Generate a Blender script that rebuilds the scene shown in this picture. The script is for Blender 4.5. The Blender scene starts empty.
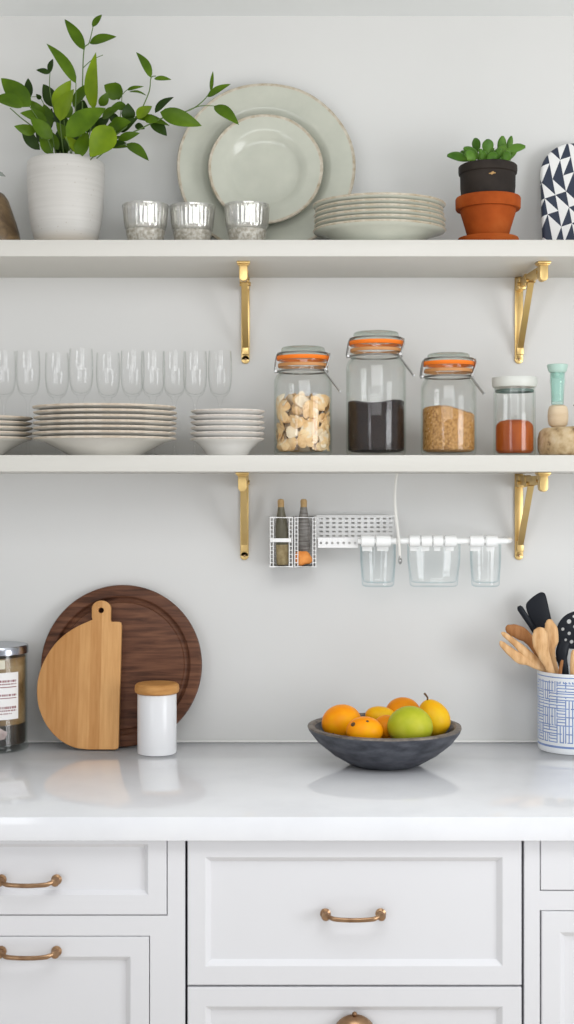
import bpy, bmesh, math, random
from mathutils import Vector, Matrix
random.seed(7)
S = bpy.context.scene
COL = S.collection
PI = math.pi

# ------------------------------------------------------------------ camera, light, exposure
FPX = 1306.0; DW = 2.654; EYE = 1.414; VX = 274.0; VY = 494.0   # focal length in px, distance to the wall, eye height, optical axis
def P(px, py, Y=0.0):
    d = DW + Y
    return Vector(((px-VX)*d/FPX, Y, EYE + (VY-py)*d/FPX))
cd = bpy.data.cameras.new('camera'); cam = bpy.data.objects.new('camera', cd); COL.objects.link(cam)
cam.location = (0, -DW, EYE); cam.rotation_euler = (PI/2, 0, 0)
cd.sensor_fit = 'VERTICAL'; cd.sensor_height = 36; cd.lens = FPX/1024*36
cd.shift_x = (287-VX)/1024; cd.shift_y = (VY-512)/1024
cd.dof.use_dof = True; cd.dof.focus_distance = 2.54; cd.dof.aperture_fstop = 7.0
cd.clip_start = 0.05
S.camera = cam
S.cycles.transparent_max_bounces = 48

w = bpy.data.worlds.new('world'); S.world = w; w.use_nodes = True
bg = w.node_tree.nodes['Background']; bg.inputs[1].default_value = 0.86
_t = w.node_tree.nodes.new('ShaderNodeTexCoord'); _s = w.node_tree.nodes.new('ShaderNodeSeparateXYZ'); _r = w.node_tree.nodes.new('ShaderNodeValToRGB')
_m = w.node_tree.nodes.new('ShaderNodeMapRange'); _m.inputs[1].default_value = -1; _m.inputs[2].default_value = 1
w.node_tree.links.new(_t.outputs['Generated'], _s.inputs[0]); w.node_tree.links.new(_s.outputs[2], _m.inputs[0]); w.node_tree.links.new(_m.outputs[0], _r.inputs[0]); w.node_tree.links.new(_r.outputs[0], bg.inputs[0])
_r.color_ramp.elements[0].position = 0.25; _r.color_ramp.elements[0].color = (1.45, 1.40, 1.33, 1)
_r.color_ramp.elements[1].position = 0.75; _r.color_ramp.elements[1].color = (0.60, 0.57, 0.51, 1)
_e = _r.color_ramp.elements.new(0.52); _e.color = (0.66, 0.685, 0.74, 1)

def area(name, loc, target, sx, sy, energy, color):
    l = bpy.data.lights.new(name, 'AREA'); l.shape = 'RECTANGLE'; l.size = sx; l.size_y = sy
    l.energy = energy; l.color = color
    o = bpy.data.objects.new(name, l); COL.objects.link(o); o.location = loc
    o.rotation_euler = (Vector(target)-Vector(loc)).to_track_quat('-Z', 'Y').to_euler()
    return o
area('window_daylight', (2.3, -2.1, 1.30), (0.1, 0, 1.0), 1.1, 1.3, 37, (0.955, 0.975, 1.0))
area('far_window_daylight', (-1.6, -3.4, 1.3), (0.1, 0, 1.2), 0.7, 1.3, 12, (0.93, 0.96, 1.0))
area('added_overhead_fill', (0.15, -1.40, 1.92), (0.15, -0.45, 0.90), 1.0, 0.5, 8, (0.97, 0.98, 1.0))  # added unseen fill, brightens the worktop and lower wall

S.view_settings.view_transform = 'Standard'; S.view_settings.look = 'None'
S.view_settings.gamma = 1; S.view_settings.use_curve_mapping = False
S.view_settings.exposure = -0.30

# ------------------------------------------------------------------ materials
def mat(name, color, rough=0.5, metal=0.0, trans=0.0, ior=1.45, coat=0.0, spec=None, alpha=None):
    m = bpy.data.materials.new(name); m.use_nodes = True
    b = m.node_tree.nodes['Principled BSDF']
    b.inputs['Base Color'].default_value = (*color, 1); b.inputs['Roughness'].default_value = rough
    b.inputs['Metallic'].default_value = metal; b.inputs['Transmission Weight'].default_value = trans
    b.inputs['IOR'].default_value = ior; b.inputs['Coat Weight'].default_value = coat
    if spec is not None: b.inputs['Specular IOR Level'].default_value = spec
    return m
def nodes(m):
    nt = m.node_tree
    def N(t, **k):
        n = nt.nodes.new(t)
        for a, v in k.items(): setattr(n, a, v)
        return n
    return nt, N, nt.links.new, nt.nodes['Principled BSDF']
def noisy(m, colors, scale=(1, 1, 1), nscale=8, detail=4, bump=0.0, pos=None, rough=0.55, bscale=None, dist=0.0, bdist=0.002):
    """colour ramp over stretched noise in object space, optional bump"""
    nt, N, L, b = nodes(m)
    tc = N('ShaderNodeTexCoord'); mp = N('ShaderNodeMapping'); mp.inputs['Scale'].default_value = scale
    L(tc.outputs['Object'], mp.inputs[0])
    no = N('ShaderNodeTexNoise'); no.inputs['Scale'].default_value = nscale; no.inputs['Detail'].default_value = detail
    no.inputs['Roughness'].default_value = rough; no.inputs['Distortion'].default_value = dist
    L(mp.outputs[0], no.inputs['Vector'])
    cr = N('ShaderNodeValToRGB'); r = cr.color_ramp
    n = len(colors); ps = pos or [0.3+0.4*i/(max(1, n-1)) for i in range(n)]
    while len(r.elements) < n: r.elements.new(0.5)
    for e, c, p in zip(r.elements, colors, ps): e.position = p; e.color = (*c, 1)
    L(no.outputs['Fac'], cr.inputs[0]); L(cr.outputs[0], b.inputs['Base Color'])
    if bump:
        bn = N('ShaderNodeBump'); bn.inputs['Strength'].default_value = bump; bn.inputs['Distance'].default_value = bdist
        if bscale:
            n2 = N('ShaderNodeTexNoise'); n2.inputs['Scale'].default_value = bscale; L(mp.outputs[0], n2.inputs['Vector']); L(n2.outputs['Fac'], bn.inputs['Height'])
        else: L(no.outputs['Fac'], bn.inputs['Height'])
        L(bn.outputs[0], b.inputs['Normal'])
    return m

M = {}
M['wall'] = noisy(mat('wall_paint', (0.8, 0.8, 0.8), 0.75), [(0.665, 0.665, 0.650), (0.685, 0.685, 0.670)], nscale=2.0, bump=0.04, bscale=90)
M['ceiling'] = noisy(mat('ceiling_paint', (0.72, 0.75, 0.77), 0.8), [(0.80, 0.82, 0.82), (0.83, 0.85, 0.85)], nscale=2)
M['floor'] = noisy(mat('floor_wood', (0.5, 0.35, 0.2), 0.45), [(0.60, 0.54, 0.46), (0.70, 0.64, 0.56)], scale=(1, 9, 1), nscale=4)
M['shelf'] = noisy(mat('shelf_paint', (0.85, 0.84, 0.8), 0.45), [(0.585, 0.572, 0.528), (0.605, 0.592, 0.552)], nscale=3, bump=0.03, bscale=60)
M['cab'] = noisy(mat('cabinet_paint', (0.83, 0.83, 0.84), 0.38), [(0.735, 0.74, 0.765), (0.75, 0.755, 0.78)], nscale=3, bump=0.02, bscale=70)
M['quartz'] = noisy(mat('quartz', (0.82, 0.82, 0.84), 0.09, spec=0.6), [(0.79, 0.805, 0.84), (0.82, 0.835, 0.87), (0.835, 0.85, 0.88)], nscale=14, detail=8)
M['dark'] = mat('gap_dark', (0.42, 0.41, 0.48), 0.8)
M['caulk'] = mat('caulk', (0.8, 0.79, 0.77), 0.5)
M['brass'] = noisy(mat('brass', (0.6, 0.4, 0.14), 0.38, 1.0), [(0.64, 0.44, 0.17), (0.74, 0.54, 0.24)], nscale=20, bump=0.05, bscale=60)
M['bronze'] = noisy(mat('bronze', (0.35, 0.2, 0.1), 0.32, 1.0), [(0.26, 0.15, 0.085), (0.44, 0.28, 0.16)], nscale=40)
M['steel'] = mat('steel', (0.36, 0.36, 0.35), 0.3, 1.0)
def thin_glass(name, tint, ior=1.5, k=0.9, edge=(0.75, 0.8, 0.8), haze=0.0):
    """thin-walled glass: clear straight through, tinted where seen edge on, mirror reflection by Fresnel"""
    m = bpy.data.materials.new(name); m.use_nodes = True; nt = m.node_tree; nt.nodes.clear()
    N = nt.nodes.new; L = nt.links.new
    out = N('ShaderNodeOutputMaterial'); tr = N('ShaderNodeBsdfTransparent'); gl = N('ShaderNodeBsdfGlossy'); mx = N('ShaderNodeMixShader')
    gl.inputs['Roughness'].default_value = 0.02; gl.inputs['Color'].default_value = (1, 1, 1, 1)
    lw = N('ShaderNodeLayerWeight'); lw.inputs['Blend'].default_value = 0.5
    p5 = N('ShaderNodeMath'); p5.operation = 'POWER'; p5.inputs[1].default_value = 5.0; L(lw.outputs['Facing'], p5.inputs[0])
    f0 = ((ior-1)/(ior+1))**2
    mu = N('ShaderNodeMath'); mu.operation = 'MULTIPLY_ADD'; mu.inputs[1].default_value = k*(1-f0); mu.inputs[2].default_value = k*f0; L(p5.outputs[0], mu.inputs[0]); L(mu.outputs[0], mx.inputs[0])
    pw = N('ShaderNodeMath'); pw.operation = 'POWER'; pw.inputs[1].default_value = 4.0; L(lw.outputs['Facing'], pw.inputs[0])
    cm = N('ShaderNodeMix'); cm.data_type = 'RGBA'; cm.inputs[6].default_value = (*tint, 1); cm.inputs[7].default_value = (*edge, 1); L(pw.outputs[0], cm.inputs[0]); L(cm.outputs[2], tr.inputs[0])
    L(tr.outputs[0], mx.inputs[1]); L(gl.outputs[0], mx.inputs[2]); last = mx
    if haze:
        df = N('ShaderNodeBsdfDiffuse'); df.inputs[0].default_value = (0.9, 0.9, 0.88, 1); m2 = N('ShaderNodeMixShader'); m2.inputs[0].default_value = haze
        L(mx.outputs[0], m2.inputs[1]); L(df.outputs[0], m2.inputs[2]); last = m2
    L(last.outputs[0], out.inputs[0]); return m
M['glass'] = thin_glass('clear_glass', (0.993, 0.997, 0.993), 1.5, 0.6, (0.66, 0.72, 0.67))
M['glass_thin'] = thin_glass('thin_glass', (1.0, 1.0, 1.0), 1.45, 0.42, (0.72, 0.74, 0.72))
M['glass_blue'] = thin_glass('bluish_glass', (0.995, 1.0, 1.0), 1.5, 0.5, (0.50, 0.65, 0.70))
M['glass_lid'] = thin_glass('lid_glass', (0.84, 0.88, 0.84), 1.5, 0.9, (0.50, 0.55, 0.50), 0.04)
M['rubber'] = mat('orange_rubber', (0.85, 0.20, 0.02), 0.45)
M['gasket_refraction'] = mat('refraction_tan', (0.52, 0.24, 0.08), 0.45)  # tan painted for the orange gasket's refraction in the neck glass
M['white_plastic'] = mat('white_plastic', (0.88, 0.89, 0.88), 0.35)
M['white_metal'] = mat('white_metal', (0.85, 0.85, 0.84), 0.4)
M['label'] = mat('label_paper', (0.85, 0.84, 0.83), 0.6)

def ceramic(name, c1, c2, rough=0.22, nscale=25, bump=0.05):
    return noisy(mat(name, c1, rough), [c1, c2], nscale=nscale, bump=bump)
M['celadon'] = ceramic('pale_green_glaze', (0.50, 0.515, 0.44), (0.55, 0.56, 0.48), 0.16)
M['celadon_rim'] = ceramic('rim_tan', (0.38, 0.31, 0.21), (0.60, 0.56, 0.47), 0.4, 70)
M['cream'] = ceramic('cream_glaze', (0.60, 0.58, 0.53), (0.64, 0.62, 0.57), 0.25)
M['cream_rim'] = ceramic('cream_rim', (0.50, 0.41, 0.31), (0.70, 0.63, 0.54), 0.45, 60)
M['whitec'] = ceramic('white_glaze', (0.69, 0.675, 0.645), (0.72, 0.71, 0.68), 0.2)
M['whitec_rim'] = ceramic('white_rim', (0.58, 0.52, 0.46), (0.74, 0.70, 0.65), 0.4, 60)

# white thrown pot: horizontal rings plus specks
m = mat('thrown_ceramic', (0.78, 0.75, 0.74), 0.42); nt, N, L, b = nodes(m)
tc = N('ShaderNodeTexCoord'); mp = N('ShaderNodeMapping'); mp.inputs['Scale'].default_value = (1.5, 1.5, 60)
L(tc.outputs['Object'], mp.inputs[0]); no = N('ShaderNodeTexNoise'); no.inputs['Scale'].default_value = 4; L(mp.outputs[0], no.inputs['Vector'])
cr = N('ShaderNodeValToRGB'); cr.color_ramp.elements[0].position = .35; cr.color_ramp.elements[0].color = (0.53, 0.515, 0.485, 1); cr.color_ramp.elements[1].position = .6; cr.color_ramp.elements[1].color = (0.56, 0.545, 0.515, 1)
L(no.outputs['Fac'], cr.inputs[0])
sep = N('ShaderNodeSeparateXYZ'); L(tc.outputs['Object'], sep.inputs[0])
mr = N('ShaderNodeMapRange'); mr.inputs[1].default_value = 0.0; mr.inputs[2].default_value = 0.03; mr.inputs[3].default_value = 0.55; mr.inputs[4].default_value = 0; L(sep.outputs[2], mr.inputs[0])
mx = N('ShaderNodeMix', data_type='RGBA'); mx.inputs[7].default_value = (0.58, 0.45, 0.30, 1); L(mr.outputs[0], mx.inputs[0]); L(cr.outputs[0], mx.inputs[6])
vo = N('ShaderNodeTexVoronoi'); vo.inputs['Scale'].default_value = 75; L(tc.outputs['Object'], vo.inputs['Vector'])
lt = N('ShaderNodeMath', operation='LESS_THAN'); lt.inputs[1].default_value = 0.09; L(vo.outputs['Distance'], lt.inputs[0])
ml = N('ShaderNodeMath', operation='MULTIPLY'); ml.inputs[1].default_value = 0.5; L(lt.outputs[0], ml.inputs[0])
mx2 = N('ShaderNodeMix', data_type='RGBA'); mx2.inputs[7].default_value = (0.35, 0.28, 0.22, 1); L(ml.outputs[0], mx2.inputs[0]); L(mx.outputs[2], mx2.inputs[6])
L(mx2.outputs[2], b.inputs['Base Color'])
bn = N('ShaderNodeBump'); bn.inputs['Strength'].default_value = .10; bn.inputs['Distance'].default_value = .001; L(no.outputs['Fac'], bn.inputs['Height']); L(bn.outputs[0], b.inputs['Normal'])
M['thrown'] = m

M['terracotta'] = noisy(mat('terracotta', (0.6, 0.22, 0.1), 0.75), [(0.26, 0.046, 0.005), (0.36, 0.070, 0.009), (0.42, 0.10, 0.018)], nscale=14, bump=0.1)
M['darkpot'] = noisy(mat('dark_pot', (0.06, 0.05, 0.045), 0.6), [(0.016, 0.012, 0.010), (0.034, 0.026, 0.021)], nscale=20, bump=0.15)
M['gold'] = mat('gold_mark', (0.45, 0.27, 0.1), 0.5)
M['soil'] = noisy(mat('soil', (0.05, 0.035, 0.02), 0.95), [(0.03, 0.02, 0.012), (0.10, 0.07, 0.045)], nscale=120, bump=0.6)
def leafmat(name, c1, c2, c3):
    m = mat(name, c1, 0.38)
    noisy(m, [c1, c2, c3], nscale=16, detail=3, bump=0.1)
    m.node_tree.nodes['Principled BSDF'].inputs['Subsurface Weight'].default_value = 0.08
    m.node_tree.nodes['Principled BSDF'].inputs['Subsurface Radius'].default_value = (0.01, 0.02, 0.005)
    return m
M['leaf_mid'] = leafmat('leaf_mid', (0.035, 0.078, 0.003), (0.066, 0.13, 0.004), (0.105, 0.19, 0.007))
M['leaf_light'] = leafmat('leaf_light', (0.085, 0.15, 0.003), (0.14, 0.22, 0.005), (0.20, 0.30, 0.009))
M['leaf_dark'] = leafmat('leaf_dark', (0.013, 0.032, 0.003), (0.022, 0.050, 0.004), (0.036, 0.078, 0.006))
M['succ'] = leafmat('succulent_leaf', (0.035, 0.10, 0.01), (0.07, 0.17, 0.018), (0.14, 0.27, 0.04))
M['stem'] = mat('stem_green', (0.10, 0.17, 0.035), 0.5)
M['stem_brown'] = mat('dry_stem', (0.16, 0.15, 0.11), 0.7)
M['walnut'] = noisy(mat('walnut', (0.12, 0.06, 0.035), 0.42), [(0.050, 0.021, 0.012), (0.12, 0.050, 0.028), (0.19, 0.085, 0.046)], scale=(1.4, 1, 16), nscale=7, detail=6, bump=0.08, dist=0.4)
# light maple with vertical staves
m = mat('maple', (0.7, 0.45, 0.25), 0.42); nt, N, L, b = nodes(m)
tc = N('ShaderNodeTexCoord'); sep = N('ShaderNodeSeparateXYZ'); L(tc.outputs['Object'], sep.inputs[0])
dv = N('ShaderNodeMath', operation='DIVIDE'); dv.inputs[1].default_value = 0.0215; L(sep.outputs[0], dv.inputs[0])
fl = N('ShaderNodeMath', operation='FLOOR'); L(dv.outputs[0], fl.inputs[0])
wn = N('ShaderNodeTexWhiteNoise', noise_dimensions='1D'); L(fl.outputs[0], wn.inputs['W'])
mp = N('ShaderNodeMapping'); mp.inputs['Scale'].default_value = (22, 1, 2.0); L(tc.outputs['Object'], mp.inputs[0])
no = N('ShaderNodeTexNoise'); no.inputs['Scale'].default_value = 7; no.inputs['Detail'].default_value = 5; L(mp.outputs[0], no.inputs['Vector'])
ad = N('ShaderNodeMath', operation='MULTIPLY_ADD'); ad.inputs[1].default_value = 0.38; L(wn.outputs['Value'], ad.inputs[0])
m3 = N('ShaderNodeMath', operation='MULTIPLY'); m3.inputs[1].default_value = 0.55; L(no.outputs['Fac'], m3.inputs[0]); L(m3.outputs[0], ad.inputs[2])
cr = N('ShaderNodeValToRGB'); cr.color_ramp.elements[0].position = .15; cr.color_ramp.elements[0].color = (0.44, 0.20, 0.062, 1); cr.color_ramp.elements[1].position = .8; cr.color_ramp.elements[1].color = (0.70, 0.40, 0.165, 1)
L(ad.outputs[0], cr.inputs[0]); L(cr.outputs[0], b.inputs['Base Color'])
M['maple'] = m
M['lidwood'] = noisy(mat('lid_wood', (0.6, 0.36, 0.18), 0.5), [(0.42, 0.19, 0.055), (0.58, 0.30, 0.10)], scale=(2, 2, 10), nscale=14)
M['spoonwood'] = noisy(mat('spoon_wood', (0.6, 0.36, 0.18), 0.5), [(0.54, 0.29, 0.12), (0.70, 0.43, 0.21), (0.76, 0.50, 0.27)], scale=(8, 1, 2), nscale=14, detail=5)
M['spoonwood2'] = noisy(mat('spoon_wood_brown', (0.45, 0.25, 0.12), 0.5), [(0.34, 0.145, 0.05), (0.46, 0.22, 0.09)], scale=(8, 1, 2), nscale=14, detail=5)
M['nylon'] = mat('black_nylon', (0.012, 0.014, 0.019), 0.42)
M['whitejar'] = mat('white_enamel', (0.78, 0.785, 0.80), 0.25)
M['bowl'] = noisy(mat('slate_bowl', (0.05, 0.055, 0.065), 0.55), [(0.022, 0.024, 0.032), (0.055, 0.059, 0.074), (0.095, 0.10, 0.118)], scale=(1, 1, 2.5), nscale=30, detail=6, bump=0.25)
M['bowl_rim'] = noisy(mat('slate_rim', (0.08, 0.075, 0.07), 0.5), [(0.07, 0.06, 0.055), (0.24, 0.20, 0.165)], nscale=50, bump=0.2)
def fruitmat(name, cs, rough=0.4, nscale=9):
    m = noisy(mat(name, cs[0], rough), cs, nscale=nscale, detail=3, bump=0.05)
    return m
M['orange1'] = fruitmat('orange_skin', [(0.92, 0.24, 0.002), (0.98, 0.34, 0.003), (0.98, 0.44, 0.005)], nscale=16)
M['orange2'] = fruitmat('orange_skin_deep', [(0.76, 0.22, 0.003), (0.86, 0.33, 0.005)], nscale=20)
M['yellow'] = fruitmat('yellow_skin', [(0.85, 0.33, 0.003), (0.86, 0.46, 0.006), (0.86, 0.55, 0.02)], nscale=15)
M['green'] = fruitmat('green_skin', [(0.33, 0.40, 0.012), (0.45, 0.48, 0.025), (0.56, 0.55, 0.05)], nscale=16)
M['spot'] = mat('brown_spot', (0.12, 0.06, 0.02), 0.7)
M['slices'] = noisy(mat('dried_slice', (0.75, 0.55, 0.32), 0.7), [(0.56, 0.32, 0.12), (0.78, 0.53, 0.27), (0.84, 0.66, 0.40)], nscale=35, bump=0.2)
M['slices2'] = noisy(mat('dried_slice_pale', (0.8, 0.7, 0.55), 0.7), [(0.72, 0.54, 0.33), (0.85, 0.74, 0.57)], nscale=35, bump=0.2)
M['beans'] = noisy(mat('black_seed', (0.03, 0.022, 0.02), 0.6), [(0.004, 0.003, 0.003), (0.016, 0.009, 0.008), (0.05, 0.028, 0.020)], nscale=260, detail=3, bump=0.8)
M['grain'] = noisy(mat('brown_grain', (0.45, 0.26, 0.11), 0.75), [(0.20, 0.085, 0.02), (0.48, 0.25, 0.08), (0.64, 0.38, 0.15)], nscale=200, detail=4, bump=0.7)
M['spice'] = noisy(mat('red_spice', (0.38, 0.10, 0.03), 0.8), [(0.27, 0.045, 0.004), (0.46, 0.11, 0.012)], nscale=45, bump=0.2, scale=(1.6, 1.6, .25))
M['teal'] = mat('teal_glass', (0.70, 0.92, 0.86), 0.08, trans=0.8, ior=1.3)
M['teal_cap'] = mat('teal_cap', (0.50, 0.70, 0.62), 0.35, trans=0.15)
M['stone'] = noisy(mat('mottled_stone', (0.6, 0.5, 0.35), 0.85), [(0.16, 0.10, 0.05), (0.48, 0.34, 0.18), (0.62, 0.48, 0.29), (0.70, 0.58, 0.40)], nscale=45, detail=6, bump=0.5, pos=[.3, .4, .52, .7])
M['stone2'] = noisy(mat('smooth_stone', (0.68, 0.56, 0.4), 0.8), [(0.60, 0.46, 0.30), (0.72, 0.60, 0.43)], scale=(1, 1, 3), nscale=20, bump=0.2)
M['vase'] = noisy(mat('brown_vase', (0.12, 0.07, 0.035), 0.3), [(0.05, 0.03, 0.015), (0.13, 0.085, 0.045), (0.27, 0.18, 0.09)], nscale=28, detail=5, bump=0.2, dist=1.0)
M['votive'] = noisy(mat('votive_top', (0.66, 0.66, 0.63), 0.14, 0.75), [(0.56, 0.55, 0.50), (0.82, 0.81, 0.77)], scale=(1, 1, .3), nscale=110)
M['votive'].node_tree.nodes['Principled BSDF'].inputs['Alpha'].default_value = 0.5
M['votive_low'] = noisy(mat('votive_low', (0.6, 0.58, 0.54), 0.3, 0.1), [(0.30, 0.27, 0.21), (0.50, 0.47, 0.40), (0.72, 0.70, 0.64)], nscale=150, detail=3, bump=0.5)
M['votive_low'].node_tree.nodes['Principled BSDF'].inputs['Alpha'].default_value = 0.72
M['lidwhite'] = mat('jar_lid_white', (0.62, 0.635, 0.59), 0.4)
M['bottle_dark'] = noisy(mat('bottle_dark', (0.13, 0.12, 0.08), 0.3), [(0.10, 0.095, 0.06), (0.16, 0.145, 0.10)], nscale=30)
M['bottle_grey'] = noisy(mat('bottle_grey', (0.2, 0.19, 0.18), 0.35), [(0.09, 0.075, 0.065), (0.30, 0.29, 0.27)], scale=(1, 1, 14), nscale=26)
M['tan'] = noisy(mat('tan_fill', (0.42, 0.33, 0.17), 0.8), [(0.30, 0.22, 0.10), (0.52, 0.42, 0.24)], nscale=80, bump=0.6)
M['cork'] = noisy(mat('cork', (0.5, 0.33, 0.15), 0.8), [(0.40, 0.25, 0.10), (0.58, 0.40, 0.20)], nscale=60)
M['orange_chunk'] = noisy(mat('orange_chunk', (0.8, 0.28, 0.06), 0.7), [(0.70, 0.20, 0.03), (0.86, 0.36, 0.09)], nscale=50, bump=0.5)
M['amber'] = noisy(mat('amber_fill', (0.3, 0.2, 0.1), 0.35), [(0.10, 0.06, 0.025), (0.24, 0.155, 0.07), (0.36, 0.26, 0.14)], scale=(1, 1, 2.2), nscale=16, detail=4)
M['darkfill'] = noisy(mat('dark_fill', (0.04, 0.035, 0.03), 0.5), [(0.008, 0.007, 0.007), (0.05, 0.038, 0.025)], nscale=60)
M['pinkish'] = noisy(mat('pink_lump', (0.5, 0.4, 0.38), 0.8), [(0.36, 0.28, 0.27), (0.60, 0.52, 0.50)], nscale=60, bump=0.5)
M['creamtag'] = mat('cream_tag', (0.75, 0.70, 0.58), 0.6)
M['print'] = mat('print_red', (0.30, 0.13, 0.14), 0.7)
M['inkblue'] = noisy(mat('ink_blue', (0.14, 0.23, 0.5), 0.3), [(0.13, 0.20, 0.42), (0.22, 0.32, 0.58)], nscale=60)
M['crockwhite'] = mat('crock_white', (0.76, 0.78, 0.80), 0.25)
M['amber_base'] = mat('amber_glass', (0.75, 0.52, 0.2), 0.05, trans=0.7)
M['cord'] = mat('cord_white', (0.70, 0.69, 0.65), 0.7)
M['ash'] = mat('dry_leaf', (0.25, 0.27, 0.24), 0.7)

# navy / white triangles
m = mat('triangle_print', (1, 1, 1), 0.4); nt, N, L, b = nodes(m)
tc = N('ShaderNodeTexCoord'); mp = N('ShaderNodeMapping'); mp.inputs['Scale'].default_value = (1/0.022, 1/0.022, 1/0.034); mp.inputs['Rotation'].default_value = (0, 0.22, 0)
L(tc.outputs['Object'], mp.inputs[0])
sep = N('ShaderNodeSeparateXYZ'); L(mp.outputs[0], sep.inputs[0])
def mth(op, a, bb=None):
    n = N('ShaderNodeMath', operation=op)
    for i, v in enumerate((a, bb)):
        if v is None: continue
        if isinstance(v, (int, float)): n.inputs[i].default_value = v
        else: L(v, n.inputs[i])
    return n.outputs[0]
fx, fz = mth('FRACT', sep.outputs[0]), mth('FRACT', sep.outputs[2])
cb = N('ShaderNodeCombineXYZ'); L(mth('FLOOR', sep.outputs[0]), cb.inputs[0]); L(mth('FLOOR', sep.outputs[2]), cb.inputs[1])
wn = N('ShaderNodeTexWhiteNoise', noise_dimensions='3D'); L(cb.outputs[0], wn.inputs['Vector'])
A = mth('GREATER_THAN', fx, fz); B = mth('GREATER_THAN', mth('ADD', fx, fz), 1.0)
sel = mth('GREATER_THAN', wn.outputs['Value'], 0.45)
ab = mth('ADD', mth('MULTIPLY', A, sel), mth('MULTIPLY', B, mth('SUBTRACT', 1.0, sel)))
mx = N('ShaderNodeMix', data_type='RGBA'); mx.inputs[6].default_value = (0.80, 0.80, 0.79, 1); mx.inputs[7].default_value = (0.024, 0.034, 0.062, 1)
L(ab, mx.inputs[0]); L(mx.outputs[2], b.inputs['Base Color'])
M['triangles'] = m

for k_ in ('beans', 'darkpot', 'nylon', 'terracotta', 'orange1', 'orange2', 'yellow', 'green', 'leaf_mid', 'leaf_light', 'leaf_dark', 'succ', 'spoonwood', 'spoonwood2', 'lidwood', 'maple', 'walnut', 'spice', 'grain', 'rubber'):
    M[k_].node_tree.nodes['Principled BSDF'].inputs['Specular IOR Level'].default_value = 0.2
# ------------------------------------------------------------------ geometry helpers
def obj(name, bm, mats, parent=None, loc=None, rot=None, angle=40, smooth=True):
    me = bpy.data.meshes.new(name)
    if isinstance(bm, bmesh.types.BMesh):
        bmesh.ops.recalc_face_normals(bm, faces=bm.faces)
        bm.to_mesh(me); bm.free()
    else: me = bm
    if not isinstance(mats, (list, tuple)): mats = [mats]
    for x in mats: me.materials.append(x)
    if smooth:
        for p in me.polygons: p.use_smooth = True
        me.set_sharp_from_angle(angle=math.radians(angle))
    o = bpy.data.objects.new(name, me); COL.objects.link(o)
    if parent: o.parent = parent
    if loc is not None: o.location = loc
    if rot is not None: o.rotation_euler = rot
    return o
def tag(o, label, cat, group=None, kind=None):
    o['label'] = label; o['category'] = cat
    if group: o['group'] = group
    if kind: o['kind'] = kind
    return o
def thing(name, label, cat, loc=(0, 0, 0), rot=(0, 0, 0), group=None):
    o = bpy.data.objects.new(name, None); COL.objects.link(o); o.empty_display_size = .05
    o.location = loc; o.rotation_euler = rot
    return tag(o, label, cat, group)
def struct(name, bm, m):
    o = obj(name, bm, m); o['kind'] = 'structure'; return o
def dup(root, loc, label=None, rot=None, scale=None):
    r = root.copy(); COL.objects.link(r); r.location = loc
    if label: r['label'] = label
    if rot is not None: r.rotation_euler = rot
    if scale is not None: r.scale = scale
    for ch in list(root.children):
        c = ch.copy(); COL.objects.link(c); c.parent = r
        for g in ch.children:
            d = g.copy(); COL.objects.link(d); d.parent = c
    return r
def box(bm, x0, x1, y0, y1, z0, z1, bevel=0.0, mi=0, seg=2):
    g = bmesh.ops.create_cube(bm, size=1)
    vs = g['verts']
    for v in vs: v.co = Vector((x0+(v.co.x+.5)*(x1-x0), y0+(v.co.y+.5)*(y1-y0), z0+(v.co.z+.5)*(z1-z0)))
    fs = list({f for v in vs for f in v.link_faces})
    for f in fs: f.material_index = mi
    if bevel:
        es = list({e for v in vs for e in v.link_edges})
        bmesh.ops.bevel(bm, geom=es, offset=bevel, segments=seg, affect='EDGES', profile=.5)
def lathe(bm, prof, seg=56, c=(0, 0, 0), sx=1, sy=1, mis=None, rfun=None):
    """prof: (r, z) list; a ring at r<1e-6 collapses to the axis. mis: material index per profile segment"""
    rings = []
    for (r, z) in prof:
        if r < 1e-6: rings.append([bm.verts.new((c[0], c[1], c[2]+z))])
        else:
            ring = []
            for i in range(seg):
                a = 2*PI*i/seg; rr = r*(rfun(a, z) if rfun else 1)
                ring.append(bm.verts.new((c[0]+rr*sx*math.cos(a), c[1]+rr*sy*math.sin(a), c[2]+z)))
            rings.append(ring)
    for k in range(len(rings)-1):
        a, b2 = rings[k], rings[k+1]
        for i in range(seg):
            j = (i+1) % seg
            if len(a) == 1 and len(b2) == 1: continue
            if len(a) == 1: f = bm.faces.new((a[0], b2[i], b2[j]))
            elif len(b2) == 1: f = bm.faces.new((a[i], b2[0], a[j]))
            else: f = bm.faces.new((a[i], b2[i], b2[j], a[j]))
            if mis: f.material_index = mis[k]
    return rings
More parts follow.
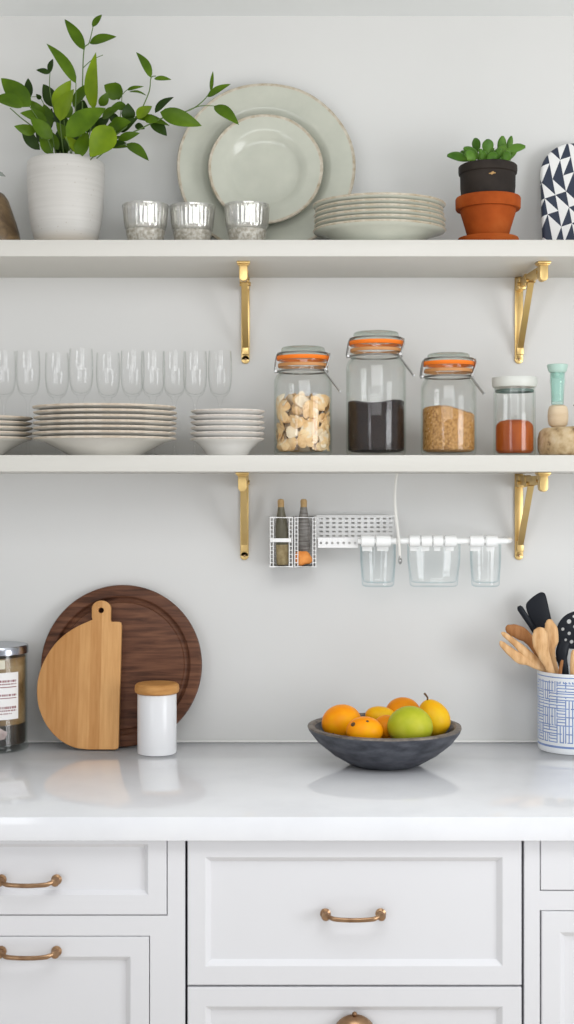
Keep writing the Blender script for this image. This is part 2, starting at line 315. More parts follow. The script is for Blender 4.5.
def loft(bm, pts, ws, ts, side=None, seg=12, mi=0, closed=False):
    """swept ellipse: half-width ws along the side direction, half-thickness ts along the normal"""
    pts = [Vector(p) for p in pts]; n = len(pts); rings = []
    prev = None
    for i, p in enumerate(pts):
        if closed: t = (pts[(i+1) % n]-pts[i-1]).normalized()
        else: t = (pts[min(i+1, n-1)]-pts[max(i-1, 0)]).normalized()
        if side is not None:
            nn = Vector(side); s = t.cross(nn).normalized(); u = s.cross(t).normalized()
        else:
            if prev is None:
                ref = Vector((0, 0, 1)) if abs(t.z) < .9 else Vector((1, 0, 0)); s = t.cross(ref).normalized()
            else: s = (prev - t*prev.dot(t)).normalized()
            prev = s; u = t.cross(s).normalized()
        rw = ws[i] if isinstance(ws, (list, tuple)) else ws; rt = ts[i] if isinstance(ts, (list, tuple)) else ts
        rings.append([bm.verts.new(p+s*rw*math.cos(2*PI*k/seg)+u*rt*math.sin(2*PI*k/seg)) for k in range(seg)])
    rng = range(n) if closed else range(n-1)
    for i in rng:
        a, b2 = rings[i], rings[(i+1) % n]
        for k in range(seg):
            f = bm.faces.new((a[k], a[(k+1) % seg], b2[(k+1) % seg], b2[k])); f.material_index = mi
    if not closed:
        for r in (rings[0], rings[-1]):
            f = bm.faces.new(r); f.material_index = mi
def tube(bm, pts, r, seg=8, closed=False, mi=0): loft(bm, pts, r, r, None, seg, mi, closed)
def smooth_pts(pts, n=6):
    """Catmull-Rom through points"""
    P_ = [Vector(p) for p in pts]; out = []
    for i in range(len(P_)-1):
        p0 = P_[max(i-1, 0)]; p1 = P_[i]; p2 = P_[i+1]; p3 = P_[min(i+2, len(P_)-1)]
        for k in range(n):
            t = k/n
            out.append(0.5*((2*p1)+(-p0+p2)*t+(2*p0-5*p1+4*p2-p3)*t*t+(-p0+3*p1-3*p2+p3)*t**3))
    out.append(P_[-1]); return out
def interp(vals, n=6):
    out = []
    for i in range(len(vals)-1):
        for k in range(n):
            t = k/n; t = t*t*(3-2*t); out.append(vals[i]*(1-t)+vals[i+1]*t)
    out.append(vals[-1]); return out
def ellipsoid(bm, c, rx, ry, rz, mi=0, rot=None, u=20, v=14, fn=None):
    g = bmesh.ops.create_uvsphere(bm, u_segments=u, v_segments=v, radius=1)
    for vv in g['verts']:
        p = vv.co.copy()
        if fn: p = fn(p)
        p = Vector((p.x*rx, p.y*ry, p.z*rz))
        if rot is not None: p = rot @ p
        vv.co = p+Vector(c)
    for f in {f for vv in g['verts'] for f in vv.link_faces}: f.material_index = mi
    return g['verts']
def flat_mesh(loops, thick, bevel=0.0, name='flat'):
    """closed outlines in local x,z (first is outer, the others are holes) extruded along y, front at y=-thick, back at y=0"""
    cu = bpy.data.curves.new(name, 'CURVE'); cu.dimensions = '2D'; cu.fill_mode = 'BOTH'
    cu.extrude = thick/2-bevel; cu.bevel_depth = bevel; cu.bevel_resolution = 2; cu.offset = -bevel
    for lp in loops:
        sp = cu.splines.new('POLY'); sp.points.add(len(lp)-1); sp.use_cyclic_u = True
        for i, (x, z) in enumerate(lp): sp.points[i].co = (x, z, 0, 1)
    o = bpy.data.objects.new('tmp_flat', cu); COL.objects.link(o)
    dg = bpy.context.evaluated_depsgraph_get(); me = bpy.data.meshes.new_from_object(o.evaluated_get(dg))
    bpy.data.objects.remove(o); bpy.data.curves.remove(cu)
    for v in me.vertices:
        x, y, z = v.co; v.co = (x, z-thick/2 if False else -z-thick/2, y)
    me.update()
    b2 = bmesh.new(); b2.from_mesh(me); bmesh.ops.remove_doubles(b2, verts=b2.verts, dist=1e-5); bpy.data.meshes.remove(me)
    return b2
def circ(cx, cz, r, n=32, rz=None): return [(cx+r*math.cos(2*PI*i/n), cz+(rz or r)*math.sin(2*PI*i/n)) for i in range(n)]
def Z(py, Y): return EYE+(VY-py)*(DW+Y)/FPX
def X(px, Y): return (px-VX)*(DW+Y)/FPX

# ------------------------------------------------------------------ the room
bm = bmesh.new(); box(bm, -2.2, 2.6, 0.0, 0.1, 0, 2.385); struct('wall_back', bm, M['wall'])
bm = bmesh.new(); box(bm, -2.2, 2.6, -2.2, 0.1, 2.385, 2.45); struct('ceiling', bm, M['ceiling'])
bm = bmesh.new(); box(bm, -2.2, 2.6, -1.5, 0.1, -0.05, 0); struct('floor', bm, M['floor'])
CT = 0.910; CF = -0.616
bm = bmesh.new(); box(bm, -1.2, 1.3, -0.006, 0.0, CT, CT+0.004, 0.0015); struct('trim_1', bm, M['caulk'])

# worktop
bm = bmesh.new(); box(bm, -1.2, 1.3, CF, 0.0, CT-0.038, CT, 0.0025)
tag(obj('worktop', bm, M['quartz']), 'glossy white quartz worktop with a square front edge', 'worktop')

# shelves
UT = 1.8845; LT = 1.4862; SD = 0.238; ST = 0.031
for nm, zt, lab in (('shelf', UT, 'upper white painted shelf holding the potted plants and leaning platter'),
                    ('shelf', LT, 'lower white painted shelf holding wine glasses, plates and clip-top jars')):
    bm = bmesh.new(); box(bm, -1.15, 1.25, -SD, 0.0, zt-ST, zt, 0.0015)
    tag(obj(nm, bm, M['shelf']), lab, 'shelf')

# ------------------------------------------------------------------ cabinets
CY = -0.596
KX = (DW+CY)/FPX
def cx(px): return (px-VX)*KX
def cz(py): return EYE+(VY-py)*KX
def panel(x0, x1, z0, z1, ins, bev, depth, yf, thick=0.02):
    """shaker front: flat frame, bevelled step, sunken panel; front at yf. ins: (left, right, bottom, top)"""
    bm = bmesh.new()
    o = [(x0, z0), (x1, z0), (x1, z1), (x0, z1)]
    a = [(x0+ins[0], z0+ins[2]), (x1-ins[1], z0+ins[2]), (x1-ins[1], z1-ins[3]), (x0+ins[0], z1-ins[3])]
    i = [(a[0][0]+bev, a[0][1]+bev), (a[1][0]-bev, a[1][1]+bev), (a[2][0]-bev, a[2][1]-bev), (a[3][0]+bev, a[3][1]-bev)]
    e = 0.0012
    lay = [([(x0, z0), (x1, z0), (x1, z1), (x0, z1)], yf+thick), ([(x0, z0), (x1, z0), (x1, z1), (x0, z1)], yf+e),
           ([(x0+e, z0+e), (x1-e, z0+e), (x1-e, z1-e), (x0+e, z1-e)], yf), (a, yf), (i, yf+depth)]
    rings = [[bm.verts.new((p[0], y, p[1])) for p in pts] for pts, y in lay]
    for r0, r1 in zip(rings, rings[1:]):
        for k in range(4): bm.faces.new((r0[k], r0[(k+1) % 4], r1[(k+1) % 4], r1[k]))
    bm.faces.new(rings[-1]); bm.faces.new(rings[0])
    return bm
def pull_handle(parent, cxm, czm, yf, half=0.0435):
    pts = [(-half, -0.014, 0.000), (-half*.86, -0.019, 0.000), (-half*.7, -0.023, -0.0015), (-half*.35, -0.025, -0.0022), (0, -0.0255, -0.0024),
           (half*.35, -0.025, -0.0022), (half*.7, -0.023, -0.0015), (half*.86, -0.019, 0.000), (half, -0.014, 0.0)]
    bm = bmesh.new(); sp = smooth_pts(pts, 3)
    loft(bm, sp, interp([.0045, .0035, .0038, .0036, .0036, .0036, .0038, .0035, .0045], 3), .003, (0, 1, 0.001), 10)
    for s in (-1, 1):
        g = bmesh.new()
        lathe(g, [(0, 0), (.0085, 0), (.0085, .002), (.005, .004), (.0045, .009), (.0065, .012), (.0072, .0155), (.0055, .019), (0, .0205)], 20)
        for v in g.verts: v.co = Vector((v.co.x+s*half, -v.co.z, v.co.y))
        me = bpy.data.meshes.new('t'); g.to_mesh(me); g.free(); bm.from_mesh(me); bpy.data.meshes.remove(me)
    return obj('handle', bm, M['bronze'], parent, loc=(cxm, yf, czm))
def cabinet(label, x0, x1, bodyspec):
    t = thing('base_cabinet', label, 'cabinet', ((x0+x1)/2, -0.3, 0))
    return t
# centre unit: two deep drawers
def rel(t, bm):
    for v in bm.verts: v.co -= t.location
    return bm
ztop = CT-0.038-0.001
gap = 0.0015
x0, x1 = cx(186.6), cx(522.6)
t = cabinet('middle white base cabinet with one wide bronze-handled drawer above another', x0, x1, None)
bm = bmesh.new(); box(bm, x0+.001, x1-.001, CY+0.02, -0.02, 0.1, ztop); obj('body', rel(t, bm), M['dark'], t)
bm = bmesh.new(); box(bm, x0+.001, x1-.001, CY+0.06, -0.05, 0.0, 0.1); obj('toe_kick', rel(t, bm), M['cab'], t)
da, db = x0+gap, x1-gap
bm = panel(da, db, cz(985.2), ztop-.001, (.028, .030, .030, .0285), .0085, .008, CY)
dr = obj('drawer', rel(t, bm), M['cab'], t, smooth=False)
pull_handle(dr, cx(353)-t.location.x, cz(913.5), CY-t.location.y)
bm = panel(da, db, cz(985.2)-.003-.205, cz(985.2)-.0035, (.028, .030, .030, .030), .0085, .008, CY)
dr = obj('drawer', rel(t, bm), M['cab'], t, smooth=False)
# cup pull
bm = bmesh.new()
n = 22; mlev = 9
for k in range(mlev):
    pass
g = bmesh.ops.create_uvsphere(bm, u_segments=32, v_segments=20, radius=1)
for v in list(bm.verts):
    v.co = Vector((v.co.x*.034, v.co.y*.026, v.co.z*.032))
bmesh.ops.bisect_plane(bm, geom=bm.verts[:]+bm.edges[:]+bm.faces[:], plane_co=(0, 0, -.004), plane_no=(0, 0, -1), clear_outer=True)
bmesh.ops.bisect_plane(bm, geom=bm.verts[:]+bm.edges[:]+bm.faces[:], plane_co=(0, 0, 0), plane_no=(0, 1, 0), clear_outer=True)
bmesh.ops.solidify(bm, geom=bm.faces[:], thickness=.002)
ellipsoid(bm, (0, -.004, .0335), .004, .004, .004, u=12, v=8)
box(bm, -.038, .038, -.002, 0, -.008, .0, .0008)
obj('cup_pull', bm, M['bronze'], dr, loc=(cx(354.5)-t.location.x, CY-t.location.y, cz(1014)-.032))
for k in range(1):
    zz = cz(985.2)-.003-.205-.003
    bm = panel(da, db, 0.112, zz, (.028, .030, .030, .030), .0085, .008, CY); obj('drawer', rel(t, bm), M['cab'], t, smooth=False)

def side_unit(label, xa, xb, dspec, hpx=None, hflat=False):
    """face-frame cabinet: drawer over an inset door. xa<xb outer frame"""
    t = cabinet(label, xa, xb, None)
    bm = bmesh.new(); box(bm, xa, xb, CY+.022, -.02, .1, ztop); obj('body', rel(t, bm), M['dark'], t)
    bm = bmesh.new(); box(bm, xa, xb, CY+.06, -.05, 0, .1); obj('toe_kick', rel(t, bm), M['cab'], t)
    (dx0, dx1, dz0, dz1), (ex0, ex1, ez0, ez1) = dspec
    g = .0016
    # face frame made of rails and stiles around the openings
    bm = bmesh.new()
    fz0 = .1
    box(bm, xa, min(dx0, ex0)-g if False else dx0-g, CY, CY+.022, fz0, ztop)
    box(bm, dx1+g, xb, CY, CY+.022, fz0, ztop)
    box(bm, dx0-g, dx1+g, CY, CY+.022, ez1+g, dz0-g)
    if ex0 > dx0+.002: box(bm, dx0-g, ex0-g, CY, CY+.022, fz0, ez1+g)
    if ex1 < dx1-.002: box(bm, ex1+g, dx1+g, CY, CY+.022, fz0, ez1+g)
    box(bm, ex0-g, ex1+g, CY, CY+.022, fz0, ez0-g)
    obj('face_frame', rel(t, bm), M['cab'], t, smooth=False)
    return t
# left unit
xb = cx(185.0); xa = cx(-127)
D = (cx(-109), cx(166.6), cz(914.8), ztop-.001); E = (cx(-91), cx(149), .135, cz(936.8))
t = side_unit('left white base cabinet with a shallow drawer over a door, two bronze pulls', xa, xb, (D, E))
bm = panel(*D, (.028, .029, .031, .0075), .0065, .008, CY-.0005); dr = obj('drawer', rel(t, bm), M['cab'], t, smooth=False)
pull_handle(dr, cx(29)-t.location.x, cz(879.5), CY-t.location.y)
bm = panel(*E, (.028, .029, .032, .031), .0085, .008, CY-.0005); dr = obj('door', rel(t, bm), M['cab'], t, smooth=False)
pull_handle(dr, cx(29)-t.location.x, cz(951), CY-t.location.y)
# right unit
xa = cx(524.4); xb = cx(836)
D = (cx(540.8), cx(818), cz(890), ztop-.001); E = (cx(541.5), cx(818), .135, cz(911.3))
t = side_unit('right white base cabinet with a flat drawer front over a panelled door', xa, xb, (D, E))
bm = bmesh.new(); box(bm, D[0], D[1], CY-.0005, CY+.02, D[2], D[3], .001); obj('drawer', rel(t, bm), M['cab'], t, smooth=False)
bm = panel(*E, (.029, .029, .032, .033), .0085, .008, CY-.0005); obj('door', rel(t, bm), M['cab'], t, smooth=False)

# ------------------------------------------------------------------ brass shelf brackets
def bracket(label, x, ztop_, rotz):
    t = thing('shelf_bracket', label, 'bracket', (x, 0, ztop_), (0, 0, rotz), 'brass brackets under the shelves')
    L_ = .176
    bm = bmesh.new(); box(bm, -.0085, .0085, -.005, 0, -L_+.008, 0, .0012)
    g = bmesh.new(); lathe(g, [(0, 0), (.0085, 0), (.0085, .0045), (.0075, .005), (0, .005)], 24)
    for v in g.verts: v.co = Vector((v.co.x, -v.co.z, v.co.y-L_+.0095))
    me = bpy.data.meshes.new('t'); g.to_mesh(me); g.free(); bm.from_mesh(me); bpy.data.meshes.remove(me)
    obj('wall_plate', bm, M['brass'], t)
    bm = bmesh.new()
    ellipsoid(bm, (0, -.0050, -L_+.010), .0026, .0012, .0026, u=12, v=8)
    obj('screw', bm, M['bronze'], t)
    bm = bmesh.new(); box(bm, -.0055, .0055, -.172, -.004, -.024, -.006, .0015)
    box(bm, -.0075, .0075, -.03, -.004, -.028, -.003, .002); box(bm, -.0068, .0068, -.075, -.062, -.027, -.004, .002)
    obj('arm', bm, M['brass'], t)
    bm = bmesh.new(); box(bm, -.0125, .0125, -.193, -.168, -.0045, 0, .001); box(bm, -.0105, .0105, -.191, -.170, -.007, -.0045, .001)
    obj('flange', bm, M['brass'], t)
    g = flat_mesh([[(-.008, -.007), (-.008, -.029)]+[(-.008*math.cos(a), -.029-.008*math.sin(a)) for a in [PI*k/10 for k in range(1, 10)]]+[(.008, -.029), (.008, -.007)]], .018, .001)
    for v in g.verts: v.co.y += -.171
    obj('end_post', g, M['brass'], t)
    # slanting brace from the arm down to the foot of the plate
    bm = bmesh.new(); a = Vector((0, -.095, -.024)); b_ = Vector((0, -.010, -L_+.026))
    dv_ = (b_-a).normalized(); up_ = Vector((1, 0, 0)).cross(dv_).normalized()
    pv = [p+Vector((sx_*.0060, 0, 0))+up_*(su_*.0022) for p in (a, b_) for sx_, su_ in ((-1, -1), (1, -1), (1, 1), (-1, 1))]
    pv = [bm.verts.new(p) for p in pv]
    for q_ in ((0, 1, 2, 3), (7, 6, 5, 4), (0, 4, 5, 1), (1, 5, 6, 2), (2, 6, 7, 3), (3, 7, 4, 0)): bm.faces.new([pv[i_] for i_ in q_])
    bm2 = bm
    box(bm2, -.0068, .0068, -.0165, -.005, -L_+.018, -L_+.040, .0015)
    ob = obj('brace', bm2, M['brass'], t)
    for (hw, y_, z_, r_) in ((.011, -.03, -.018, .0042), (.0095, -.09, -.021, .0042), (.009, -.162, -.016, .0035)):
        bm = bmesh.new(); tube(bm, [(-hw, y_, z_), (hw, y_, z_)], r_, 14); obj('pivot_pin', bm, M['brass'], t)
    return t
bracket('brass bracket under the upper shelf, above the gap between plates and jars', X(245.5, 0), UT-ST, 0)
bracket('brass bracket under the upper shelf at right, above the spice jar', X(518.5, 0), UT-ST, math.radians(4))
bracket('brass bracket under the lower shelf, left of the spice bottle baskets', X(244.5, 0), LT-ST, 0)
bracket('brass bracket under the lower shelf at right, above the utensil crock', X(518.5, 0), LT-ST, math.radians(4))

# ------------------------------------------------------------------ plates
def plate_prof(R, h, foot, th=.0028, flat=None):
    """returns profile and material index list (1 = unglazed rim)"""
    mid = foot+(R-foot)*.45
    pr = [(0, .003), (foot-.005, .003), (foot-.0035, 0), (foot, 0), (foot+.002, .003), (mid-.004, h*.52), (R*.84, h-.0052), (R-.002, h-.0012),
          (R, h+th*.4), (R-.0008, h+th), (R-.004, h+th), (R*.84, h-.0052+th), (mid-.004, h*.52+th), (foot, .0062), (0, .0058)]
    n = len(pr)-1; mi = [0]*n
    for k in (7, 8, 9): mi[k] = 1
    return pr, mi
def plate_mesh(R, h, foot, ry=1.0, seg=72, wob=.0):
    bm = bmesh.new(); pr, mi = plate_prof(R, h, foot); lathe(bm, pr, seg, sy=ry, mis=mi); return bm
def plate_stack(cxp, Yc, zbase, R, h, foot, n, dz, ry, mats, name, labels, group, wid=None, cat='plate'):
    x = X(cxp, Yc); proto = None
    for k in range(n):
        s = (wid[k] if wid else 1.0)
        jx = random.uniform(-.0012, .0012); jy = random.uniform(-.001, .001)
        loc = (x+jx, Yc+jy, zbase+k*dz)
        lab = labels(k, n)
        if proto is None:
            proto = obj(name, plate_mesh(R, h, foot, ry), mats, loc=loc); o = proto
        else:
            o = proto.copy(); COL.objects.link(o); o.location = loc
        o.scale = (s, s, 1)
        tag(o, lab, cat, group)
ORD = ['lowest', 'second', 'third', 'fourth', 'fifth', 'sixth', 'seventh']
def labf(desc, where):
    def f(k, n):
        if k == 0: return f'{desc} at the bottom of {where}'
        if k == n-1: return f'{desc} on top of {where}'
        return f'{desc}, {ORD[k]} from the bottom of {where}'
    return f
E3 = .0003
plate_stack(379.5, -.153, UT+E3, .1275, .031, .066, 6, .0097, .84, [M['celadon'], M['celadon_rim']], 'dinner_plate',
            labf('pale stoneware plate', 'the stack on the upper shelf'), 'plates stacked on the upper shelf', wid=[1, .985, .99, .98, .965, 1.0])
plate_stack(105, -.158, LT+E3, .137, .0318, .069, 7, .0099, .80, [M['cream'], M['cream_rim']], 'dinner_plate',
            labf('large cream plate', 'the widest stack on the lower shelf'), 'large plates stacked on the lower shelf')
plate_stack(227.5, -.150, LT+E3, .0712, .0315, .038, 6, .0106, .95, [M['whitec'], M['whitec_rim']], 'side_plate',
            labf('small white plate', 'the narrow stack beside the jars'), 'small plates stacked beside the jars')
plate_stack(-22, -.14, LT+E3, .104, .033, .046, 5, .0098, .85, [M['cream'], M['cream_rim']], 'side_plate',
            labf('medium cream plate', 'the stack cut off by the left edge'), 'plates stacked at the left end of the lower shelf')

# leaning platter and plate
def lean_plate(name, label, R, rim_w, bottom, theta, cx_, mats):
    t = None
    bm = bmesh.new()
    dep = .016
    ri = R-rim_w
    pr = [(0, -.010), (ri*.75, -.010), (ri*.9, -.006), (R-.002, dep-.004), (R, dep-.001), (R-.0015, dep+.0012), (R-.006, dep), (ri+.006, dep-.0055), (ri, dep-.0075), (ri-.010, .0005), (ri-.016, -.0035), (ri*.6, -.0045), (0, -.0045)]
    mi = [0]*12
    for k in (3, 4, 5): mi[k] = 1
    def wob(a, z): return 1+.004*math.sin(3*a+1)+.003*math.sin(7*a)
    lathe(bm, pr, 96, mis=mi, rfun=wob)
    # local: disc axis z -> facing -y, centre at height R
    for v in bm.verts: v.co = Vector((v.co.x, -v.co.z, v.co.y+R))
    o = obj(name, bm, mats, loc=bottom, rot=(-theta, 0, 0))
    return tag(o, label, 'plate')
lean_plate('serving_platter', 'large round pale green platter with worn tan rim leaning on the wall', .178, .052, (X(266, -.03), -.066, UT+.0015), math.asin(.052/.356), 0, [M['celadon'], M['celadon_rim']])
th = math.asin(.052/.356)
pb = Vector((X(265.5, -.07), -.066, UT)) + Vector((0, math.sin(th), math.cos(th)))*.054 + Vector((0, -math.cos(th), math.sin(th)))*.0235
lean_plate('dinner_plate', 'medium round pale plate resting in front of the large platter', .1135, .034, pb, th, 0, [M['celadon'], M['celadon_rim']])

# ------------------------------------------------------------------ tumblers on the upper shelf
def tumbler(px, Y, label):
    t = thing('tumbler', label, 'tumbler', (X(px, Y), Y, UT+E3), (0, 0, px), 'silvery ribbed tumblers on the upper shelf')
    bm = bmesh.new()
    def ribs(a, z): return 1+(.018*math.cos(30*a) if .040 < z < .074 else 0)
    lathe(bm, [(.0375, .034), (.039, .036), (.0400, .044), (.0415, .058), (.0430, .072), (.0436, .077), (.0448, .078), (.0450, .081), (.0438, .0825), (.0423, .080), (.0405, .060), (.037, .041), (.035, .036), (.0375, .034)], 144, rfun=ribs)
    obj('ribbed_band', bm, M['votive'], t)
    bm = bmesh.new()
    lathe(bm, [(0, 0), (.0305, 0), (.0325, .003), (.0345, .016), (.0368, .029), (.0374, .032), (.0365, .0338), (.034, .032), (.031, .008), (0, .006)], 56)
    obj('base', bm, M['votive_low'], t)
tumbler(145.5, -.150, 'silvery ribbed tumbler nearest the white plant pot')
tumbler(192.5, -.140, 'silvery ribbed tumbler in the middle of the three')
tumbler(247, -.150, 'silvery ribbed tumbler in front of the leaning plates')

# ------------------------------------------------------------------ big potted plant
def leaf(bm, b_, t_, wid, mi=0, droop=.12, fold=.18, tilt=0.0, nlen=10, nw=4):
    b_, t_ = Vector(b_), Vector(t_); ax = t_-b_; L_ = ax.length; ax.normalize()
    view = Vector((0, -1, 0)); 
    view = (view+Vector((random.uniform(-.35, .35), 0, random.uniform(0.0, .6)))).normalized()
    s = ax.cross(view).normalized(); n = s.cross(ax).normalized()
    if tilt:
        r = Matrix.Rotation(tilt, 3, ax); s = r@s; n = r@n
    rows = []
    for i in range(nlen+1):
        u = i/nlen
        hw = wid/2*(math.sin(PI*min(1, u*1.0)**.85)**.8 if 0 < u < 1 else 0)
        hw *= (1.12-.35*u)
        c = b_+ax*(L_*u)+n*(L_*droop*(math.sin(PI*u)))
        row = []
        for j in range(nw+1):
            q = j/nw*2-1
            row.append(bm.verts.new(c+s*hw*q+n*(abs(q)*hw*fold)))
        rows.append(row)
    for i in range(nlen):
        for j in range(nw):
            f = bm.faces.new((rows[i][j], rows[i][j+1], rows[i+1][j+1], rows[i+1][j])); f.material_index = mi
PY = -.13
pot_top = Z(156, PY-.06)-UT
t = thing('potted_plant', 'leafy green plant with long branches in a round white ceramic pot', 'plant', (X(66, PY), PY, UT+E3))
R = .0745
bm = bmesh.new()
H = pot_top+.002
lathe(bm, [(0, 0), (.038, 0), (.047, .002), (.055, .010), (.0625, .026), (.068, .050), (.0715, .080), (.0735, .12), (R, H-.012), (R-.0005, H-.003), (R-.003, H), (R-.006, H-.002), (R-.0075, H-.015), (.066, .08), (.055, .03), (0, .014)], 72)
obj('pot', bm, M['thrown'], t)
bm = bmesh.new(); lathe(bm, [(0, H-.03), (.0655, H-.03), (.0660, H-.024), (.05, H-.019), (0, H-.017)], 48); obj('soil', bm, M['soil'], t)
T0 = Vector(t.location)
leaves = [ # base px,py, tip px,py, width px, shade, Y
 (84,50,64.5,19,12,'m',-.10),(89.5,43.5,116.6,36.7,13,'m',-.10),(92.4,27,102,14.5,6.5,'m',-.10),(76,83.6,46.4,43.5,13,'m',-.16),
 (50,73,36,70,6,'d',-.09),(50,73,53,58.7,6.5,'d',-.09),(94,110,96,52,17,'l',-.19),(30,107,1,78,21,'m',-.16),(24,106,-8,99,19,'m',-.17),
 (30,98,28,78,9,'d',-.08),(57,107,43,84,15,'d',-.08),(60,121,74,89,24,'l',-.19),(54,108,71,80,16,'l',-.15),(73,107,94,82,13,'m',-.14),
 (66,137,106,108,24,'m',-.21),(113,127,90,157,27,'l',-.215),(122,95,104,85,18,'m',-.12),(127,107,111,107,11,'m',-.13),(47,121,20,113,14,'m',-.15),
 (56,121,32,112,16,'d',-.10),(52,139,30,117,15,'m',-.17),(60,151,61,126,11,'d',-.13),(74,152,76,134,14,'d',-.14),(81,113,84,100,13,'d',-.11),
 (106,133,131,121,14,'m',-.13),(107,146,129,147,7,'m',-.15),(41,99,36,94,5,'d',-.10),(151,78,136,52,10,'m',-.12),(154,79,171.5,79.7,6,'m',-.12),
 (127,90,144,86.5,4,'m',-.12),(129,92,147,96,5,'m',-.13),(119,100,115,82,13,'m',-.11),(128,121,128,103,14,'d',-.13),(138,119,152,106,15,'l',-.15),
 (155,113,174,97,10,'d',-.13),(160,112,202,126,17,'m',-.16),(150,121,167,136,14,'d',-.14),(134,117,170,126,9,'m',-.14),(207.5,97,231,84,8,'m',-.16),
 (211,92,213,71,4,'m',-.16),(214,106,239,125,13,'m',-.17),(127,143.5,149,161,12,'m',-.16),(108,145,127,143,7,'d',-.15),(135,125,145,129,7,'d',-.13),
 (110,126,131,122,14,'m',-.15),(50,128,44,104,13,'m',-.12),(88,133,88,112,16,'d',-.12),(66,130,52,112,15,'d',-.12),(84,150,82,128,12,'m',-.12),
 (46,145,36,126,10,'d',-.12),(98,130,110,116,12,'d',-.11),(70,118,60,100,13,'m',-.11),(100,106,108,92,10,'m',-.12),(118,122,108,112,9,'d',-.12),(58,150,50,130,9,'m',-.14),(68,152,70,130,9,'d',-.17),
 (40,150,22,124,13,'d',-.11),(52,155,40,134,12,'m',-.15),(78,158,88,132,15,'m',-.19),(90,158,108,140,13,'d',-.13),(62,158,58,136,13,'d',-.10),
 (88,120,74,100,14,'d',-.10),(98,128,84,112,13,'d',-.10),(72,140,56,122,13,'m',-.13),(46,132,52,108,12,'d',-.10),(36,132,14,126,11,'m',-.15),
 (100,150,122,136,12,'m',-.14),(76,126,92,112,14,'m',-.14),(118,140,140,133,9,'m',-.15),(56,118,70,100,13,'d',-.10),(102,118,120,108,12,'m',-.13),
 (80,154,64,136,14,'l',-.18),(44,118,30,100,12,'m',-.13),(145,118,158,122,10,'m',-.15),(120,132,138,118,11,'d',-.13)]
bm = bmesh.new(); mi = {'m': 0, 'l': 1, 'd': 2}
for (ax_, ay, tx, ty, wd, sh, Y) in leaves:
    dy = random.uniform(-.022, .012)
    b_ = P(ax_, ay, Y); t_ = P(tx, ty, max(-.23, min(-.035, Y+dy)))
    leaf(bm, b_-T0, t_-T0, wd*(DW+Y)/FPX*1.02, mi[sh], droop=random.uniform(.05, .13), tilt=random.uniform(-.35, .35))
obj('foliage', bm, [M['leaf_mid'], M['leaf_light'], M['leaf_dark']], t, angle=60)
stems = [([(78,172,-.13),(82,120,-.125),(82.5,85,-.11),(84,50,-.10),(89,43,-.10),(93,27,-.10)],1.3),
 ([(83,68,-.105),(92,60,-.10),(103,55,-.10)],.9),
 ([(84,170,-.14),(97,152,-.15),(112,138,-.15),(130,124,-.14),(140,112,-.135),(149,92,-.125),(151,78,-.12),(156,76,-.12)],1.3),
 ([(80,170,-.15),(105,145,-.15),(138,130,-.14),(165,117,-.15),(190,110,-.16),(204,100,-.16),(211,90,-.16)],1.3),
 ([(188,110.5,-.16),(200,106,-.165),(215,106,-.17)],.9),([(56,172,-.13),(40,135,-.15),(20,117,-.16),(10,108,-.165)],1.3),
 ([(62,172,-.12),(57,125,-.10),(50,92,-.09),(50,73,-.09)],1.1),([(70,172,-.13),(75,115,-.15),(76,83,-.16)],1.2),
 ([(76,172,-.15),(88,140,-.18),(94,110,-.19)],1.2),([(60,172,-.14),(44,130,-.16),(30,107,-.16)],1.2),([(86,168,-.15),(110,148,-.15),(128,144,-.16)],1.1),
 ([(66,172,-.14),(62,140,-.17),(60,120,-.18)],1.1),([(112,138,-.15),(120,118,-.14),(122,95,-.12)],1.0),([(72,172,-.15),(70,150,-.19),(66,137,-.21)],1.1),
 ([(122,95,-.12),(127,90,-.12),(134,89,-.12)],.7),([(60,170,-.13),(48,120,-.11),(41,99,-.10),(30,97,-.08)],.9),([(66,170,-.11),(60,125,-.09),(57,107,-.08)],.9),([(82,170,-.16),(100,148,-.20),(113,127,-.215)],1.0),([(70,170,-.13),(66,140,-.13),(64,120,-.15)],1.1),([(58,170,-.13),(54,145,-.15),(52,130,-.16)],1.0)]
bm = bmesh.new()
for pts, wd in stems:
    sp = smooth_pts([P(*p)-T0 for p in pts], 5); n = len(sp)
    tube_r = [wd*.00125*(1-.45*i/n) for i in range(n)]
    loft(bm, sp, tube_r, tube_r, None, 6)
obj('stems', bm, M['stem'], t)

# brown vase at the left edge
Y = -.12
t = thing('vase', 'brown mottled vase cut off by the left edge, beside the white plant pot', 'vase', (X(-7, Y), Y, UT+E3))
bm = bmesh.new()
lathe(bm, [(0, 0), (.045, 0), (.050, .004), (.053, .018), (.051, .034), (.045, .055), (.037, .078), (.030, .098), (.022, .110), (.012, .116), (.0095, .122), (.0095, .132), (.012, .136), (.009, .136), (.007, .125), (0, .12)], 48)
obj('body', bm, M['vase'], t)
bm = bmesh.new(); T0 = Vector(t.location)
tube(bm, smooth_pts([(0, 0, .125), (.002, -.004, .142), (.010, -.006, .151), (.02, -.008, .150)], 5), .0012, 6)
leaf(bm, (.006, -.005, .149), (.0275, -.012, .142), .010, 0, droop=.2)
obj('dry_sprig', bm, M['ash'], t)

